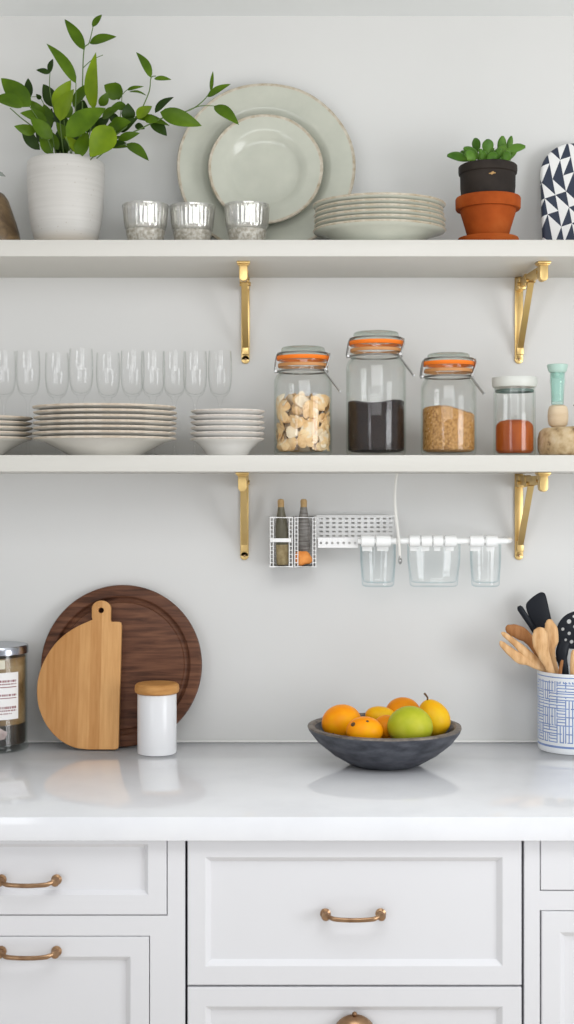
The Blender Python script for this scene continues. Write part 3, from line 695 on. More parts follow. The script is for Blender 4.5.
# ------------------------------------------------------------------ terracotta group
Y = -.12; x = X(488, Y)
bm = bmesh.new(); lathe(bm, [(0, 0), (.048, 0), (.052, .002), (.0575, .014), (.0592, .022), (.0580, .0245), (.0550, .023), (.050, .013), (0, .012)], 56)
tag(obj('saucer', bm, M['terracotta'], loc=(x, Y, UT+E3)), 'terracotta saucer under the terracotta pot', 'saucer')
bm = bmesh.new()
lathe(bm, [(0, 0), (.034, 0), (.0355, .002), (.0450, .035), (.0535, .063), (.0540, .067), (.0610, .0675), (.0625, .070), (.0628, .088), (.0615, .0905), (.0585, .0905), (.0572, .088), (.0520, .063), (.0425, .035), (.034, .010), (0, .008)], 64)
tag(obj('flower_pot', bm, M['terracotta'], loc=(x, Y, UT+.0128)), 'terracotta flower pot with a thick rim holding the black pot', 'pot')
t = thing('potted_plant', 'small round-leaved plant in a dark pot set inside the terracotta pot', 'plant', (x-.0005, Y, UT+.0128+.030))
bm = bmesh.new()
base = 0
zr = 2.050-t.location.z
lathe(bm, [(0, 0), (.033, 0), (.035, .003), (.0425, .035), (.0515, .066), (.0530, .080), (.0533, zr-.018), (.0560, zr-.016), (.0568, zr-.010), (.0565, zr-.002), (.0545, zr), (.0520, zr-.002), (.0505, zr-.02), (.049, .075), (0, .070)], 64)
obj('pot', bm, M['darkpot'], t)
bm = bmesh.new(); lathe(bm, [(0, zr-.028), (.0495, zr-.028), (.0498, zr-.014), (.03, zr-.010), (0, zr-.008)], 40); obj('soil', bm, M['soil'], t)
bm = bmesh.new()   # gold crest on the pot
for (dx, dz, rx_, rz_) in ((0, 0, .0035, .0018), (-.004, -.0008, .0028, .0011), (.004, .0002, .0028, .0012), (.001, .0022, .0022, .0009), (-.001, -.0022, .002, .0009)):
    ellipsoid(bm, (dx, -math.sqrt(.0531**2-dx*dx)-.0001, zr-.026+dz), rx_, .0008, rz_, u=12, v=8)
obj('gold_crest', bm, M['gold'], t)
T0 = Vector(t.location)
bm = bmesh.new()
def zc(x_, y_): return (440+x_/4.284, 120+y_/4.284)
def rleaf(bm, a, c_, wd, Y, thick=.0022, mi=0):
    """thick rounded leaf between two zoom points"""
    p0 = P(*a, Y)-T0; p1 = P(*c_, Y-.008)-T0
    sp = [p0.lerp(p1, k/8)+Vector((0, 0, .003*math.sin(PI*k/8))) for k in range(9)]
    ww = [wd*(math.sin(PI*min(.985, max(.05, k/8)))**.55) for k in range(9)]
    ww[0] = wd*.2; ww[-1] = wd*.25
    loft(bm, sp, ww, thick, (random.uniform(-.2, .2), -1, random.uniform(.1, .4)), 14, mi)
SL = [((150,168),(108,142),24,-.15),((205,172),(246,150),22,-.16),((275,172),(300,140),20,-.16),((180,168),(196,138),22,-.15),((240,150),(285,118),22,-.12),((125,165),(32,152),22,-.13),((170,160),(102,120),22,-.14),((160,130),(150,78),20,-.12),((205,140),(205,82),26,-.14),((185,160),(170,125),12,-.15),
      ((240,165),(262,124),18,-.15),((262,150),(268,68),20,-.11),((290,150),(306,68),14,-.10),((280,130),(366,115),21,-.13),((255,165),(312,155),12,-.155),
      ((200,170),(230,120),16,-.11),((140,170),(90,135),16,-.10),((230,150),(262,128),14,-.10),((300,160),(330,118),14,-.09)]
for a, c_, wd, Y_ in SL: rleaf(bm, zc(a[0], a[1]+8), zc(c_[0], c_[1]), wd/4.284*.00194*1.0, Y_, .0030)
obj('foliage', bm, M['succ'], t, angle=60)
bm = bmesh.new()
for a, c_, wd, Y_ in SL:
    p = P(*zc(*a), Y_)-T0
    tube(bm, smooth_pts([Vector((p.x*.5, p.y*.5, zr-.012)), p+Vector((0, .004, -.006)), p], 4), .0013, 6)
obj('stems', bm, M['stem'], t)

# ------------------------------------------------------------------ patterned tray at the right edge
def rrect(x0, x1, z0, z1, rt, rb, n=14):
    pts = []
    for (cx_, cz_, r, a0) in ((x1-rt, z1-rt, rt, 0), (x0+rt, z1-rt, rt, 90), (x0+rb, z0+rb, rb, 180), (x1-rb, z0+rb, rb, 270)):
        for k in range(n+1):
            a = math.radians(a0+90*k/n); pts.append((cx_+r*math.cos(a), cz_+r*math.sin(a)))
    return pts
W2 = .068; HH = .236
xb_ = X(542.3, -.05)+W2
bm = flat_mesh([rrect(-W2, W2, 0, HH, W2*.98, .018, 20)], .016, .006)
tag(obj('patterned_board', bm, M['triangles'], loc=(xb_, -.048, UT+.0008), rot=(-math.asin(.036/HH), 0, 0), angle=50), 'round-topped board with navy and white triangles leaning at the right edge', 'board')

# ------------------------------------------------------------------ wine glasses
def wine_mesh():
    bm = bmesh.new()
    H = .214
    out = [(0, 0), (.0230, 0), (.0235, .0008), (.022, .0016), (.012, .0038), (.0045, .008), (.0030, .02), (.0027, .07), (.0030, .105), (.0055, .116), (.008, .1195), (.0085, .1225), (.0140, .1255), (.0190, .132), (.0225, .145), (.0241, .165), (.0240, .188), (.0228, H-.001), (.0225, H),
           (.0219, H), (.0221, H-.003), (.0233, .188), (.0234, .166), (.0218, .147), (.0182, .135), (.012, .1285), (0, .1262)]
    lathe(bm, out, 44); return bm
wg = None
GL = [(4, -.034, 1.0, 'clear stemmed glass nearest the left edge'), (28, -.048, .995, 'clear stemmed glass, second from the left edge'), (57, -.031, .985, 'clear stemmed glass above the left end of the wide plate stack'),
      (81, -.048, 1.012, 'clear stemmed glass, second of those behind the wide plate stack'), (108, -.031, .985, 'clear stemmed glass behind the middle of the wide plate stack'),
      (132.5, -.031, 1.005, 'clear stemmed glass behind the wide plate stack, sixth from the left edge'), (153, -.0575, .985, 'clear stemmed glass behind the wide plate stack, seventh from the left edge'),
      (174.5, -.031, 1.0, 'clear stemmed glass above the right end of the wide plate stack'), (195, -.058, .985, 'clear stemmed glass, second from the right end of the row'), (220, -.034, 1.0, 'clear stemmed glass at the right end of the row, behind small plates')]
for px, Y, s, lab in GL:
    if wg is None: wg = obj('wine_glass', wine_mesh(), M['glass_thin']); o = wg
    else: o = wg.copy(); COL.objects.link(o)
    o.location = (X(px, Y), Y, LT+E3); o.scale = (1, 1, s)
    tag(o, lab, 'glass', 'stemmed glasses behind the plates')

# ------------------------------------------------------------------ clip-top jars
def clip_jar(px, Y, R, ztop_, zneck, label, Rn, arm_len, fill, fmat, flabel, fname, rz=0.0, embossed=False):
    x = X(px, Y); t = thing('storage_jar', label, 'jar', (x, Y, LT+E3), (0, 0, rz), 'clip-top glass jars on the lower shelf')
    H = ztop_-LT; zn = zneck-LT         # zn: bottom of the neck ring (wire)
    zs = zn-.022
    bm = bmesh.new(); th_ = .0026
    nt_ = zn+.0235
    out = [(0, .002), (R-.014, .0005), (R-.008, 0), (R-.0025, .003), (R, .009), (R, zs), (R-.001, zs+.008), (R-.004, zs+.015), (Rn+.002, zn-.002), (Rn, zn), (Rn, zn+.003), (Rn+.0012, zn+.006), (Rn, zn+.009), (Rn+.0008, nt_), (Rn-.002, nt_+.001), (Rn-.004, nt_),
           (Rn-.004, zn), (R-.007, zs+.013), (R-th_-.001, zs+.006), (R-th_, zs), (R-th_, .011), (R-.007, .0075), (0, .007)]
    lathe(bm, out, 64); obj('glass_body', bm, M['glass'], t)
    bm = bmesh.new()
    zg = nt_+.0012
    lathe(bm, [(Rn-.003, zg), (Rn+.0045, zg-.001), (Rn+.0068, zg+.002), (Rn+.0062, zg+.0062), (Rn-.003, zg+.0062), (Rn-.003, zg)], 56); obj('rubber_gasket', bm, M['rubber'], t)
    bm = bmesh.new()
    lathe(bm, [(Rn+.0014, zn+.0105), (Rn+.0030, zn+.0110), (Rn+.0030, zn+.0165), (Rn+.0014, zn+.0172), (Rn+.0014, zn+.0105)], 56); obj('refraction_ring', bm, M['gasket_refraction'], t)  # added ring, imitates the gasket refracted through the neck
    bm = bmesh.new(); zl = zg+.0066; Rl = Rn+.003
    lathe(bm, [(0, zl), (Rl, zl), (Rl+.0015, zl+.0015), (Rl+.0005, zl+.003), (Rl-.0055, zl+.0042), (Rl-.0065, H-.003), (Rl-.0085, H-.0008), (Rl-.012, H), (Rl-.018, H-.0012), (0, H-.0028)], 56); obj('lid', bm, M['glass_lid'], t)
    # wire round the neck, bail over the lid, hinge at left and clasp lever at right
    bm = bmesh.new(); rw = .0018; Rw = Rn+.0026
    tube(bm, [(Rw*math.cos(2*PI*k/40), Rw*math.sin(2*PI*k/40), zn+.0022) for k in range(40)], rw, 8, True)
    hx = -Rw-.0045
    for s in (-1, 1):
        tube(bm, smooth_pts([(hx+.006, s*.010, zn+.0025), (hx, s*.010, zn+.003), (hx-.002, s*.010, zn+.008), (hx+.003, s*.011, zl+.003), (hx+.013, s*.012, zl+.0052)], 5), rw, 6)
    tube(bm, [(hx-.0002, -.0125, zn+.0025), (hx-.0002, .0125, zn+.0025)], .0024, 10)
    tube(bm, [(Rw*1.045*math.cos(a), Rw*1.045*math.sin(a), zl+.0046) for a in [math.radians(195+k*7) for k in range(21)]], rw, 6)
    tube(bm, [(Rw*1.045*math.cos(a), Rw*1.045*math.sin(a), zl+.0046) for a in [math.radians(165-k*7) for k in range(21)]], rw, 6)
    obj('wire_bail', bm, M['steel'], t)
    bm = bmesh.new(); ax_ = Rw*.80
    for s in (-.016, -.028):
        tube(bm, smooth_pts([(ax_+.012+(s+.016)*.5, s, zl+.0046), (ax_+.0115, s-.002, zl-.004), (ax_+.004, s-.004, zn+.004), (ax_+.004, s-.004, zn-.001), (ax_+.004+arm_len*.62, s-.004, zn-arm_len*.86)], 5), rw, 6)
    tube(bm, [(ax_+.004+arm_len*.62, -.0325, zn-arm_len*.86), (ax_+.004+arm_len*.62, -.0195, zn-arm_len*.86)], rw*1.3, 6)
    tube(bm, [(ax_+.004, -.0335, zn+.004), (ax_+.004, -.0185, zn+.004)], .0026, 10)
    obj('clasp', bm, M['steel'], t)
    if fill:
        zf = fill-LT-E3
        bm = bmesh.new(); Rf = R-th_-.0008
        def top(a, rr, i): return 0
        rings = [(0, .0082), (R-.011, .0086), (Rf-.001, .0125), (Rf, .016)]
        nz = 6
        lathe(bm, rings+[(Rf, zf), (Rf*.9, zf+.003), (Rf*.6, zf+.004), (Rf*.3, zf+.002), (0, zf+.003)], 56)
        for v in bm.verts:
            if v.co.z > zf-.001:
                v.co.z += .0035*math.sin(v.co.x*60+px)+random.uniform(-.0008, .0008)-v.co.x*(.10 if embossed else .0)
        o = obj(fname, bm, fmat, loc=(x, Y, LT+E3)); tag(o, flabel, 'dry food', kind='stuff')
    return t
JY = -.132
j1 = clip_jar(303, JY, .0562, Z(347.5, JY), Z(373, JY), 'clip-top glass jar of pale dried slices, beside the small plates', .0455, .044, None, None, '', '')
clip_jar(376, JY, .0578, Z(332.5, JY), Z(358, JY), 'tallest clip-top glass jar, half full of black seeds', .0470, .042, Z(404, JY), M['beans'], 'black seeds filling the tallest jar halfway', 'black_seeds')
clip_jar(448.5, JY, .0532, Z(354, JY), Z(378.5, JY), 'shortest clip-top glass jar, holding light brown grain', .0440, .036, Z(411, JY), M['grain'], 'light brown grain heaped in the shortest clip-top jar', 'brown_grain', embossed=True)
# dried slices
bm = bmesh.new(); Rf = .0562-.0026-.001
zfill = Z(404, JY)-LT
rnd = random.Random(3)
cnt = 0
for k in range(300):
    lvl = .006+(zfill-.002)*((k % 150)/150)
    rr = (Rf-.011)*math.sqrt(rnd.random()) if k >= 150 else (Rf-.005)
    a = rnd.uniform(0, 2*PI); 
    top = zfill+.012*(1-(rr/Rf)**2)
    c = Vector((rr*math.cos(a), rr*math.sin(a), min(lvl, top)+.006))
    sz = rnd.uniform(.009, .0135)
    rot = Matrix.Rotation(a+PI/2+rnd.uniform(-.5, .5), 3, 'Z') @ Matrix.Rotation(PI/2+rnd.uniform(-.6, .6), 3, 'X') @ Matrix.Rotation(rnd.uniform(0, 6.28), 3, 'Z')
    el = rnd.uniform(.65, 1.35); ph = rnd.uniform(0, 6)
    def fn(p, ph=ph): return Vector((p.x*(1+.25*math.sin(2.2*p.y+ph)), p.y, p.z+.9*math.sin(p.x*2+ph)+.5*p.y*p.y))
    nv_ = ellipsoid(bm, (0, 0, 0), sz*el, sz, .0020, 0 if rnd.random() < .7 else 1, rot, 12, 6, fn)
    for v in nv_:
        p = v.co+c; r2 = math.hypot(p.x, p.y)
        if r2 > Rf: p.x *= Rf/r2; p.y *= Rf/r2
        p.z = max(p.z, .0095); v.co = p
# the tall pale piece standing up
ellipsoid(bm, (-.006, -.030, zfill+.006), .009, .0022, .017, 1, Matrix.Rotation(.25, 3, 'Y'), 12, 8)
ellipsoid(bm, (.004, -.034, zfill+.003), .005, .0022, .016, 0, Matrix.Rotation(-.45, 3, 'Y'), 12, 8)
tag(obj('dried_slices', bm, [M['slices'], M['slices2']], loc=(X(303, JY), JY, LT+E3), angle=80), 'pale tan dried slices piled inside the leftmost clip-top jar', 'dry food', kind='stuff')

# spice jar with white lid
Y = -.13; x = X(514.5, Y)
t = thing('spice_jar', 'straight glass jar of red-brown spice with a white lid', 'jar', (x, Y, LT+E3))
R = .040; Ht = Z(388, Y)-LT
bm = bmesh.new()
lathe(bm, [(0, .001), (R-.006, 0), (R-.001, .003), (R, .008), (R, Ht-.010), (R-.001, Ht-.006), (R-.001, Ht), (R-.003, Ht), (R-.003, .010), (R-.007, .0055), (0, .005)], 56, rfun=lambda a, z: 1+.003*math.cos(24*a))
obj('glass_body', bm, M['glass'], t)
bm = bmesh.new()
lathe(bm, [(0, Ht+.0005), (R-.0005, Ht+.0005), (R+.001, Ht+.001), (R+.0032, Ht+.006), (R+.0035, Ht+.017), (R+.0025, Ht+.0195), (0, Ht+.0205)], 56); obj('lid', bm, M['lidwhite'], t)
bm = bmesh.new(); lathe(bm, [(R-.0038, Ht-.008), (R-.0031, Ht-.0085), (R-.0031, Ht-.004), (R-.0038, Ht-.0035), (R-.0038, Ht-.008)], 48); obj('rubber_gasket', bm, mat('gasket_green', (.10, .15, .13), .5), t)
bm = bmesh.new(); zf = Z(427, Y)-LT; Rf = R-.0042
lathe(bm, [(0, .0062), (R-.009, .0065), (Rf, .012), (Rf, zf), (Rf*.93, zf+.006), (Rf*.75, zf+.011), (Rf*.4, zf+.0135), (0, zf+.0135)], 48)
tag(obj('red_spice', bm, M['spice'], loc=(x, Y, LT+E3)), 'red-brown ground spice mounded in the white-lidded jar', 'spice', kind='stuff')

# stones and teal vial
Y = -.125; xs = X(573, Y); r_ = .067
bm = bmesh.new()
hs = Z(427.5, Y)-LT
lathe(bm, [(0, 0), (r_*.85, 0), (r_*.95, .004), (r_, .014), (r_*.995, hs*.6), (r_*.95, hs*.85), (r_*.84, hs*.97), (r_*.6, hs), (0, hs)], 56, rfun=lambda a, z: 1+.01*math.sin(3*a)+.008*math.sin(8*a+z*90))
tag(obj('stone_disc', bm, M['stone'], loc=(xs, Y, LT+E3)), 'thick round speckled stone lying flat at the right end of the lower shelf', 'stone')
bm = bmesh.new(); hb = (427-405)*.00194; rb = 10.3*.00194
lathe(bm, [(0, 0), (rb*.6, 0), (rb*.88, hb*.10), (rb*.98, hb*.3), (rb, hb*.52), (rb*.97, hb*.75), (rb*.85, hb*.93), (rb*.6, hb), (0, hb)], 40, rfun=lambda a, z: 1+.02*math.sin(2*a))
xq = X(558, Y); z1 = LT+hs+.0006
tag(obj('pebble', bm, M['stone2'], loc=(xq, Y, z1)), 'smooth tan pebble between the speckled stone and the teal vial', 'stone')
z2 = z1+hb+.0006
t = thing('glass_vial', 'teal glass vial with a flared stopper standing on the tan pebble', 'vial', (xq-.001, Y, z2))
hv = Z(373, Y)-z2
bm = bmesh.new()
lathe(bm, [(0, 0), (.0108, 0), (.0118, .002), (.0130, hv*.55), (.0145, hv*.74), (.0147, hv*.78), (.0140, hv*.8), (.0143, hv-.001), (.0143, hv), (.0122, hv), (.0118, hv*.7), (.0098, .006), (0, .005)], 40); obj('tube', bm, M['teal'], t)
bm = bmesh.new()
lathe(bm, [(0, hv-.011), (.0112, hv-.011), (.0115, hv+.0005), (.0155, hv+.001), (.0180, hv+.005), (.0200, hv+.013), (.0202, hv+.0155), (.019, hv+.0165), (0, hv+.0165)], 40); obj('stopper', bm, M['teal_cap'], t)
bm = bmesh.new()
hb2 = .017
lathe(bm, [(0, 0), (.012, 0), (.016, .004), (.0165, .010), (.013, .0155), (0, hb2)], 28, rfun=lambda a, z: 1+.05*math.sin(3*a))
tp = thing('pebble', 'cream pebble with a dry grey sprig behind the teal vial, at the right edge', 'stone', (X(585, Y), Y-.004, z1))
obj('stone', bm, M['stone2'], tp)
bm = bmesh.new()
tube(bm, smooth_pts([(-.010, 0, hb2*.8), (-.016, 0, .03), (-.020, .001, .050)], 4), .0009, 6)
for k in range(6): ellipsoid(bm, (-.012-.0016*k+(.003 if k % 2 else -.003), 0, .022+.005*k), .0022, .0014, .0016, u=8, v=6)
obj('dry_sprig', bm, M['stem_brown'], tp)

# ------------------------------------------------------------------ rack, baskets, rail under the lower shelf
RY = -.098
def wire_basket(px0, px1, label):
    x0, x1 = X(px0, -.075), X(px1, -.075); zt, zb = Z(517.5, -.075), Z(566.5, -.075)
    t = thing('wire_basket', label, 'basket', ((x0+x1)/2, 0, zb), group='white wire baskets on the wall')
    w_ = (x1-x0)/2-.0015; yb, yf = -.004, -.082; h = zt-zb
    bm = bmesh.new(); r = .0010
    for zz in (0, h): tube(bm, [(-w_, yb, zz), (w_, yb, zz), (w_, yf, zz), (-w_, yf, zz)], .0016, 6, True)
    for s in (-1, 1):
        for k in range(8):
            y = yb+(yf-yb)*k/7; tube(bm, [(s*w_, y, 0), (s*w_, y, h)], r, 5)
        for k in range(1, 12): tube(bm, [(s*w_, yb, h*k/12), (s*w_, yf, h*k/12)], r*.8, 5)
    for k in range(1, 12): tube(bm, [(-w_, yb, h*k/12), (w_, yb, h*k/12)], r*.8, 5)
    for s in (-1, 1):   # narrow grid returns either side of the open front
        tube(bm, [(s*(w_-.006), yf, 0), (s*(w_-.006), yf, h)], r, 5)
        for k in range(1, 12): tube(bm, [(s*(w_-.006), yf, h*k/12), (s*w_, yf, h*k/12)], r*.9, 5)
    obj('wire_grid', bm, M['white_metal'], t)
    bm = bmesh.new(); box(bm, -w_, w_, yf, yb, -.0012, .0008); obj('floor_plate', bm, M['steel'], t)
    return t, h, w_
b1, bh, bw = wire_basket(269.5, 293.0, 'left white wire basket holding the olive bottle, with a front bar')
bm = bmesh.new(); box(bm, -bw-.001, bw-.002, -.0865, -.0825, bh*.5, bh*.58, .0012); obj('front_bar', bm, M['white_metal'], b1)
b2, bh, bw = wire_basket(294.0, 316.5, 'right white wire basket holding the striped bottle')
def rackbottle(px, label, m_up, m_low, lean, Rb, x_off=0):
    Y = -.045; t = thing('oil_bottle', label, 'bottle', (X(px, Y), Y, Z(566.5, -.075)+.0022), (0, lean, 0))
    h = (566-508)*.00198
    bm = bmesh.new()
    lathe(bm, [(0, 0), (Rb*.93, 0), (Rb, .003), (Rb, .040)], 32, mis=[1]*3)
    lathe(bm, [(Rb, .040), (Rb*.98, h*.66), (Rb*.80, h*.80), (Rb*.62, h*.9), (Rb*.5, h), (0, h)], 32)
    bmesh.ops.remove_doubles(bm, verts=bm.verts, dist=1e-5)
    obj('body', bm, [m_up, m_low], t)
    bm = bmesh.new(); lathe(bm, [(0, h-.001), (.0062, h-.001), (.0066, h+.012), (.0052, h+.0155), (0, h+.0165)], 20); obj('cork', bm, M['cork'], t)
rackbottle(283, 'corked bottle, dark olive above tan, in the left wire basket', M['bottle_dark'], M['tan'], -.035, .0128)
rackbottle(303.7, 'corked bottle with grey stripes in the right wire basket', M['bottle_grey'], M['bottle_grey'], .0, .0135)
bm = bmesh.new()
ellipsoid(bm, (0, 0, 0), .0185, .0085, .0145, 0, Matrix.Rotation(.15, 3, 'Y'), 20, 12, lambda p: Vector((p.x, p.y*(1+.15*math.sin(6*p.z)), p.z*(1-.25*p.x)+.12*math.sin(5*p.x))))
tag(obj('dried_pepper', bm, M['orange_chunk'], loc=Vector((X(303.5, -.07), -.0685, Z(566.5, -.075)+.0158))), 'orange dried pepper in front of the striped bottle', 'pepper')

# perforated hanging rack + rail
t = thing('hanging_rack', 'white perforated rack with a long clip rail under the lower shelf', 'rack', (X(394, 0), 0, Z(548, -.02)))
T0 = Vector(t.location)
def bxw(bm, x0, x1, y0, y1, z0, z1, bev=0.0): box(bm, x0-T0.x, x1-T0.x, y0, y1, z0-T0.z, z1-T0.z, bev)
bm = bmesh.new(); Yp = -.016
xa, xb = X(318, Yp), X(394, Yp); za, zb = Z(538, Yp), Z(516.5, Yp)
ncol, nrow = 12, 5; dx = (xb-xa)/ncol; dz = (zb-za)/nrow
for i in range(ncol+1):
    bxw(bm, xa+dx*i-dx*.23, xa+dx*i+dx*.23, Yp, Yp+.0012, za, zb)
for j in range(nrow+1):
    bxw(bm, xa-dx*.23, xb+dx*.23, Yp-.0003, Yp+.0015, za+dz*j-dz*.3, za+dz*j+dz*.3)
tube(bm, [(xa-T0.x, Yp, zb-T0.z), (xb-T0.x+.002, Yp, zb-T0.z)], .0018, 8)
for x_ in (xa+.004, xb-.004): tube(bm, [(x_-T0.x, Yp, zb-T0.z-.004), (x_-T0.x, 0, zb-T0.z-.004)], .0025, 8)
obj('perforated_panel', bm, M['white_metal'], t)
bm = bmesh.new()
bxw(bm, X(318, Yp)-.002, X(394, Yp), RY+.012, Yp+.001, Z(541, RY)-.001, Z(541, RY)+.0002)
# front lip with round holes
xl, xr = X(318, RY+.012), X(358, RY+.012)
cols = 7; d_ = (xr-xl)/cols
lp = [[(xl-T0.x, Z(548, RY)-T0.z), (xr-T0.x, Z(548, RY)-T0.z), (xr-T0.x, Z(538, RY)-T0.z), (xl-T0.x, Z(538, RY)-T0.z)]]
for k in range(cols): lp.append(circ(xl-T0.x+d_*(k+.5), Z(543.3, RY)-T0.z, .0026, 14))
g = flat_mesh(lp, .0015)
for v in g.verts: v.co.y += RY+.014
me = bpy.data.meshes.new('t'); g.to_mesh(me); g.free(); bm.from_mesh(me); bpy.data.meshes.remove(me)
obj('tray', bm, M['white_metal'], t)
bm = bmesh.new()   # end grid between panel and rail, right end
xe = X(394, Yp)
ys = [Yp+(RY+.012-Yp)*k/7 for k in range(8)]
for k in range(8):
    zt_ = Z(516.5, Yp)-(Z(516.5, Yp)-Z(536, RY))*k/7
    tube(bm, [(xe-T0.x, ys[k], Z(541, RY)-T0.z), (xe-T0.x, ys[k], zt_-T0.z)], .001, 5)
for k in range(5):
    tube(bm, [(xe-T0.x, Yp, Z(541, RY)+(Z(516.5, Yp)-Z(541, RY))*k/4-T0.z), (xe-T0.x, RY+.012, Z(541, RY)+(Z(536, RY)-Z(541, RY))*k/4-T0.z)], .001, 5)
obj('end_grid', bm, M['white_metal'], t)
zr_ = Z(541, RY)
bm = bmesh.new()
tube(bm, [(X(358, RY)-T0.x, RY, zr_-T0.z), (X(503, RY)-T0.x, RY, zr_-T0.z), ], .0062, 18)
tube(bm, smooth_pts([(X(502, RY)-T0.x, RY, zr_-T0.z), (X(507, RY)-T0.x, RY+.006, zr_-T0.z), (X(512, RY)-T0.x+.004, RY*.5, zr_-T0.z), (X(512, RY)-T0.x+.006, 0, zr_-T0.z)], 5), .0058, 12)
obj('rail', bm, M['white_plastic'], t)
for (a, c_) in ((361, 374), (376, 390.5), (409, 419.5), (421, 431.5), (433, 442.5), (444.5, 456), (469.5, 483), (485.5, 497)):
    bm = bmesh.new(); g = bmesh.new()
    L_ = X(c_, RY)-X(a, RY)
    lathe(g, [(.0064, 0), (.0105, 0), (.0112, .0008), (.0112, L_-.0008), (.0105, L_), (.0064, L_), (.0064, 0)], 28)
    for v in g.verts: v.co = Vector((v.co.z+X(a, RY)-T0.x, v.co.x+RY, v.co.y+zr_-T0.z))
    me = bpy.data.meshes.new('t'); g.to_mesh(me); g.free(); bm.from_mesh(me); bpy.data.meshes.remove(me)
    bxw(bm, X(a, RY)+.003, X(c_, RY)-.003, RY+.0105, RY+.0125, zr_-.020, zr_+.002, .0004)
    obj('clip', bm, M['white_plastic'], t)
def hung_glass(px0, px1, label, flare=1.0):
    w_ = (px1-px0)/2*(DW-.055)/FPX; Yc = RY+.0130+.0008+w_*.95
    sy = 1.0
    if w_ > .045: sy = .6; Yc = RY+.0138+w_*sy
    xx = X((px0+px1)/2, Yc); zb = Z(587, Yc-w_*sy*.6); H = zr_-.004-zb
    bm = bmesh.new(); t_ = .0018
    Rb_ = w_*.89
    lathe(bm, [(0, .001), (Rb_-.004, 0), (Rb_, .003), (Rb_+(w_-Rb_)*.3, H*.25), (w_*.99, H*.62), (w_, H-.004), (w_*.985, H), (w_*.985-t_, H), (w_-t_, H*.62), (Rb_-t_+.001, H*.22), (Rb_-t_-.001, .010), (Rb_-.008, .0075), (0, .007)], 56, sy=sy)
    return tag(obj('hanging_glass', bm, M['glass_blue'], loc=(xx, Yc, zb)), label, 'glass', 'glasses hanging from the rail')
hung_glass(360, 396, 'clear glass hanging from the rail, just below the perforated rack end')
hung_glass(407, 460.5, 'wide clear glass hanging in the middle of the rail')
hung_glass(470, 501, 'narrow clear glass hanging at the right end of the rail')
# cord
t = thing('hanging_strap', 'off-white strap hanging from the lower shelf to a small metal hook', 'strap', (X(396.6, -.115), -.115, LT-ST))
T0 = Vector(t.location); Y = -.115
bm = bmesh.new()
pts = [P(396.8, 473.6, Y), P(395.2, 487, Y), P(395.0, 503, Y), P(396.6, 520, Y), P(398.5, 536, Y), P(399.6, 552, Y), P(399.8, 560, Y)]
loft(bm, smooth_pts([p-T0 for p in pts], 5), .0026, .0010, (0, -1, 0), 8)
obj('strap', bm, M['cord'], t)
bm = bmesh.new()
loft(bm, smooth_pts([P(398, 520, Y+.004)-T0, P(396.6, 545, Y+.004)-T0, P(396.6, 564, Y+.004)-T0], 5), .0010, .0008, (0, -1, 0), 6)
obj('loose_end', bm, M['cord'], t)
bm = bmesh.new(); tube(bm, smooth_pts([P(400, 556, Y-.002)-T0, P(398.6, 560.5, Y-.003)-T0, P(400, 564, Y-.003)-T0, P(401.8, 561, Y-.003)-T0, P(400.5, 558, Y-.002)-T0], 4), .0013, 6)
ellipsoid(bm, P(400, 561, Y-.002)-T0, .003, .002, .004, u=10, v=8)
obj('hook', bm, M['steel'], t)

# ------------------------------------------------------------------ counter: canister at left
Y = -.064
t = thing('glass_canister', 'tall glass canister with a silver lid and paper label at the left edge', 'canister', (X(-3, Y), Y, CT+E3))
R = .0605
zl0 = Z(653, Y)-CT; zl1 = Z(644.5, Y)-CT
bm = bmesh.new()
lathe(bm, [(0, 0), (R-.001, 0), (R+.001, .002), (R+.001, .007), (R-.0005, .010), (R-.0015, .013), (R-.0015, zl0), (R-.004, zl0), (R-.004, .013), (0, .012)], 64); obj('glass_body', bm, M['glass'], t)
bm = bmesh.new()
lathe(bm, [(0, zl0+.0002), (R, zl0+.0002), (R+.0008, zl0+.001), (R+.0008, zl1-.003), (R-.001, zl1), (R-.008, zl1+.0005), (0, zl1+.0005)], 64); obj('lid', bm, mat('silver_lid', (.42, .44, .48), .22, 1.0), t)
Rf = R-.0048
bm = bmesh.new(); zmid = Z(722, Y)-CT
lathe(bm, [(0, zmid+.0006), (Rf, zmid+.0006), (Rf, zl0-.006), (0, zl0-.004)], 56); obj('upper_contents', bm, M['amber'], t)
bm = bmesh.new(); lathe(bm, [(0, .0135), (Rf, .0135), (Rf, zmid), (0, zmid)], 56); obj('lower_contents', bm, M['darkfill'], t)
def wrap_patch(bm, a0, a1, z0, z1, r, n=20, mi=0, th_=.0004):
    a0, a1 = math.radians(a0), math.radians(a1)
    vs = []
    for i in range(n+1):
        a = a0+(a1-a0)*i/n
        vs.append([bm.verts.new(((r+q)*math.sin(a), -(r+q)*math.cos(a), z)) for q, z in ((0, z0), (th_, z0), (th_, z1), (0, z1))])
    for i in range(n):
        for k in range(4):
            f = bm.faces.new((vs[i][k], vs[i][(k+1) % 4], vs[i+1][(k+1) % 4], vs[i+1][k])); f.material_index = mi
    for v in (vs[0], vs[-1]): f = bm.faces.new(v); f.material_index = mi
zz = lambda py: Z(py, -.115)-CT
bm = bmesh.new(); wrap_patch(bm, -50, 55, zz(720), zz(673), R-.0014)
rows = [(681.5, 2.2, 0), (684.5, 1.2, 0), (687.5, .9, 1), (695.5, 2.0, 0), (698.5, .8, 1), (708, 2.4, 0), (711, 1.4, 0), (714, 1.0, 2)]
for (py, hh, kind) in rows:
    a = -45.0 if kind < 2 else 5.0
    end = 50 if kind < 2 else 40
    while a < end:
        l_ = rnd.uniform(1.3, 4.5) if kind != 1 else 96
        wrap_patch(bm, a, min(a+l_, end), zz(py+hh/2), zz(py-hh/2), R-.0010, 4 if kind != 1 else 20, 1, .0002); a += l_+rnd.uniform(.9, 2.2)
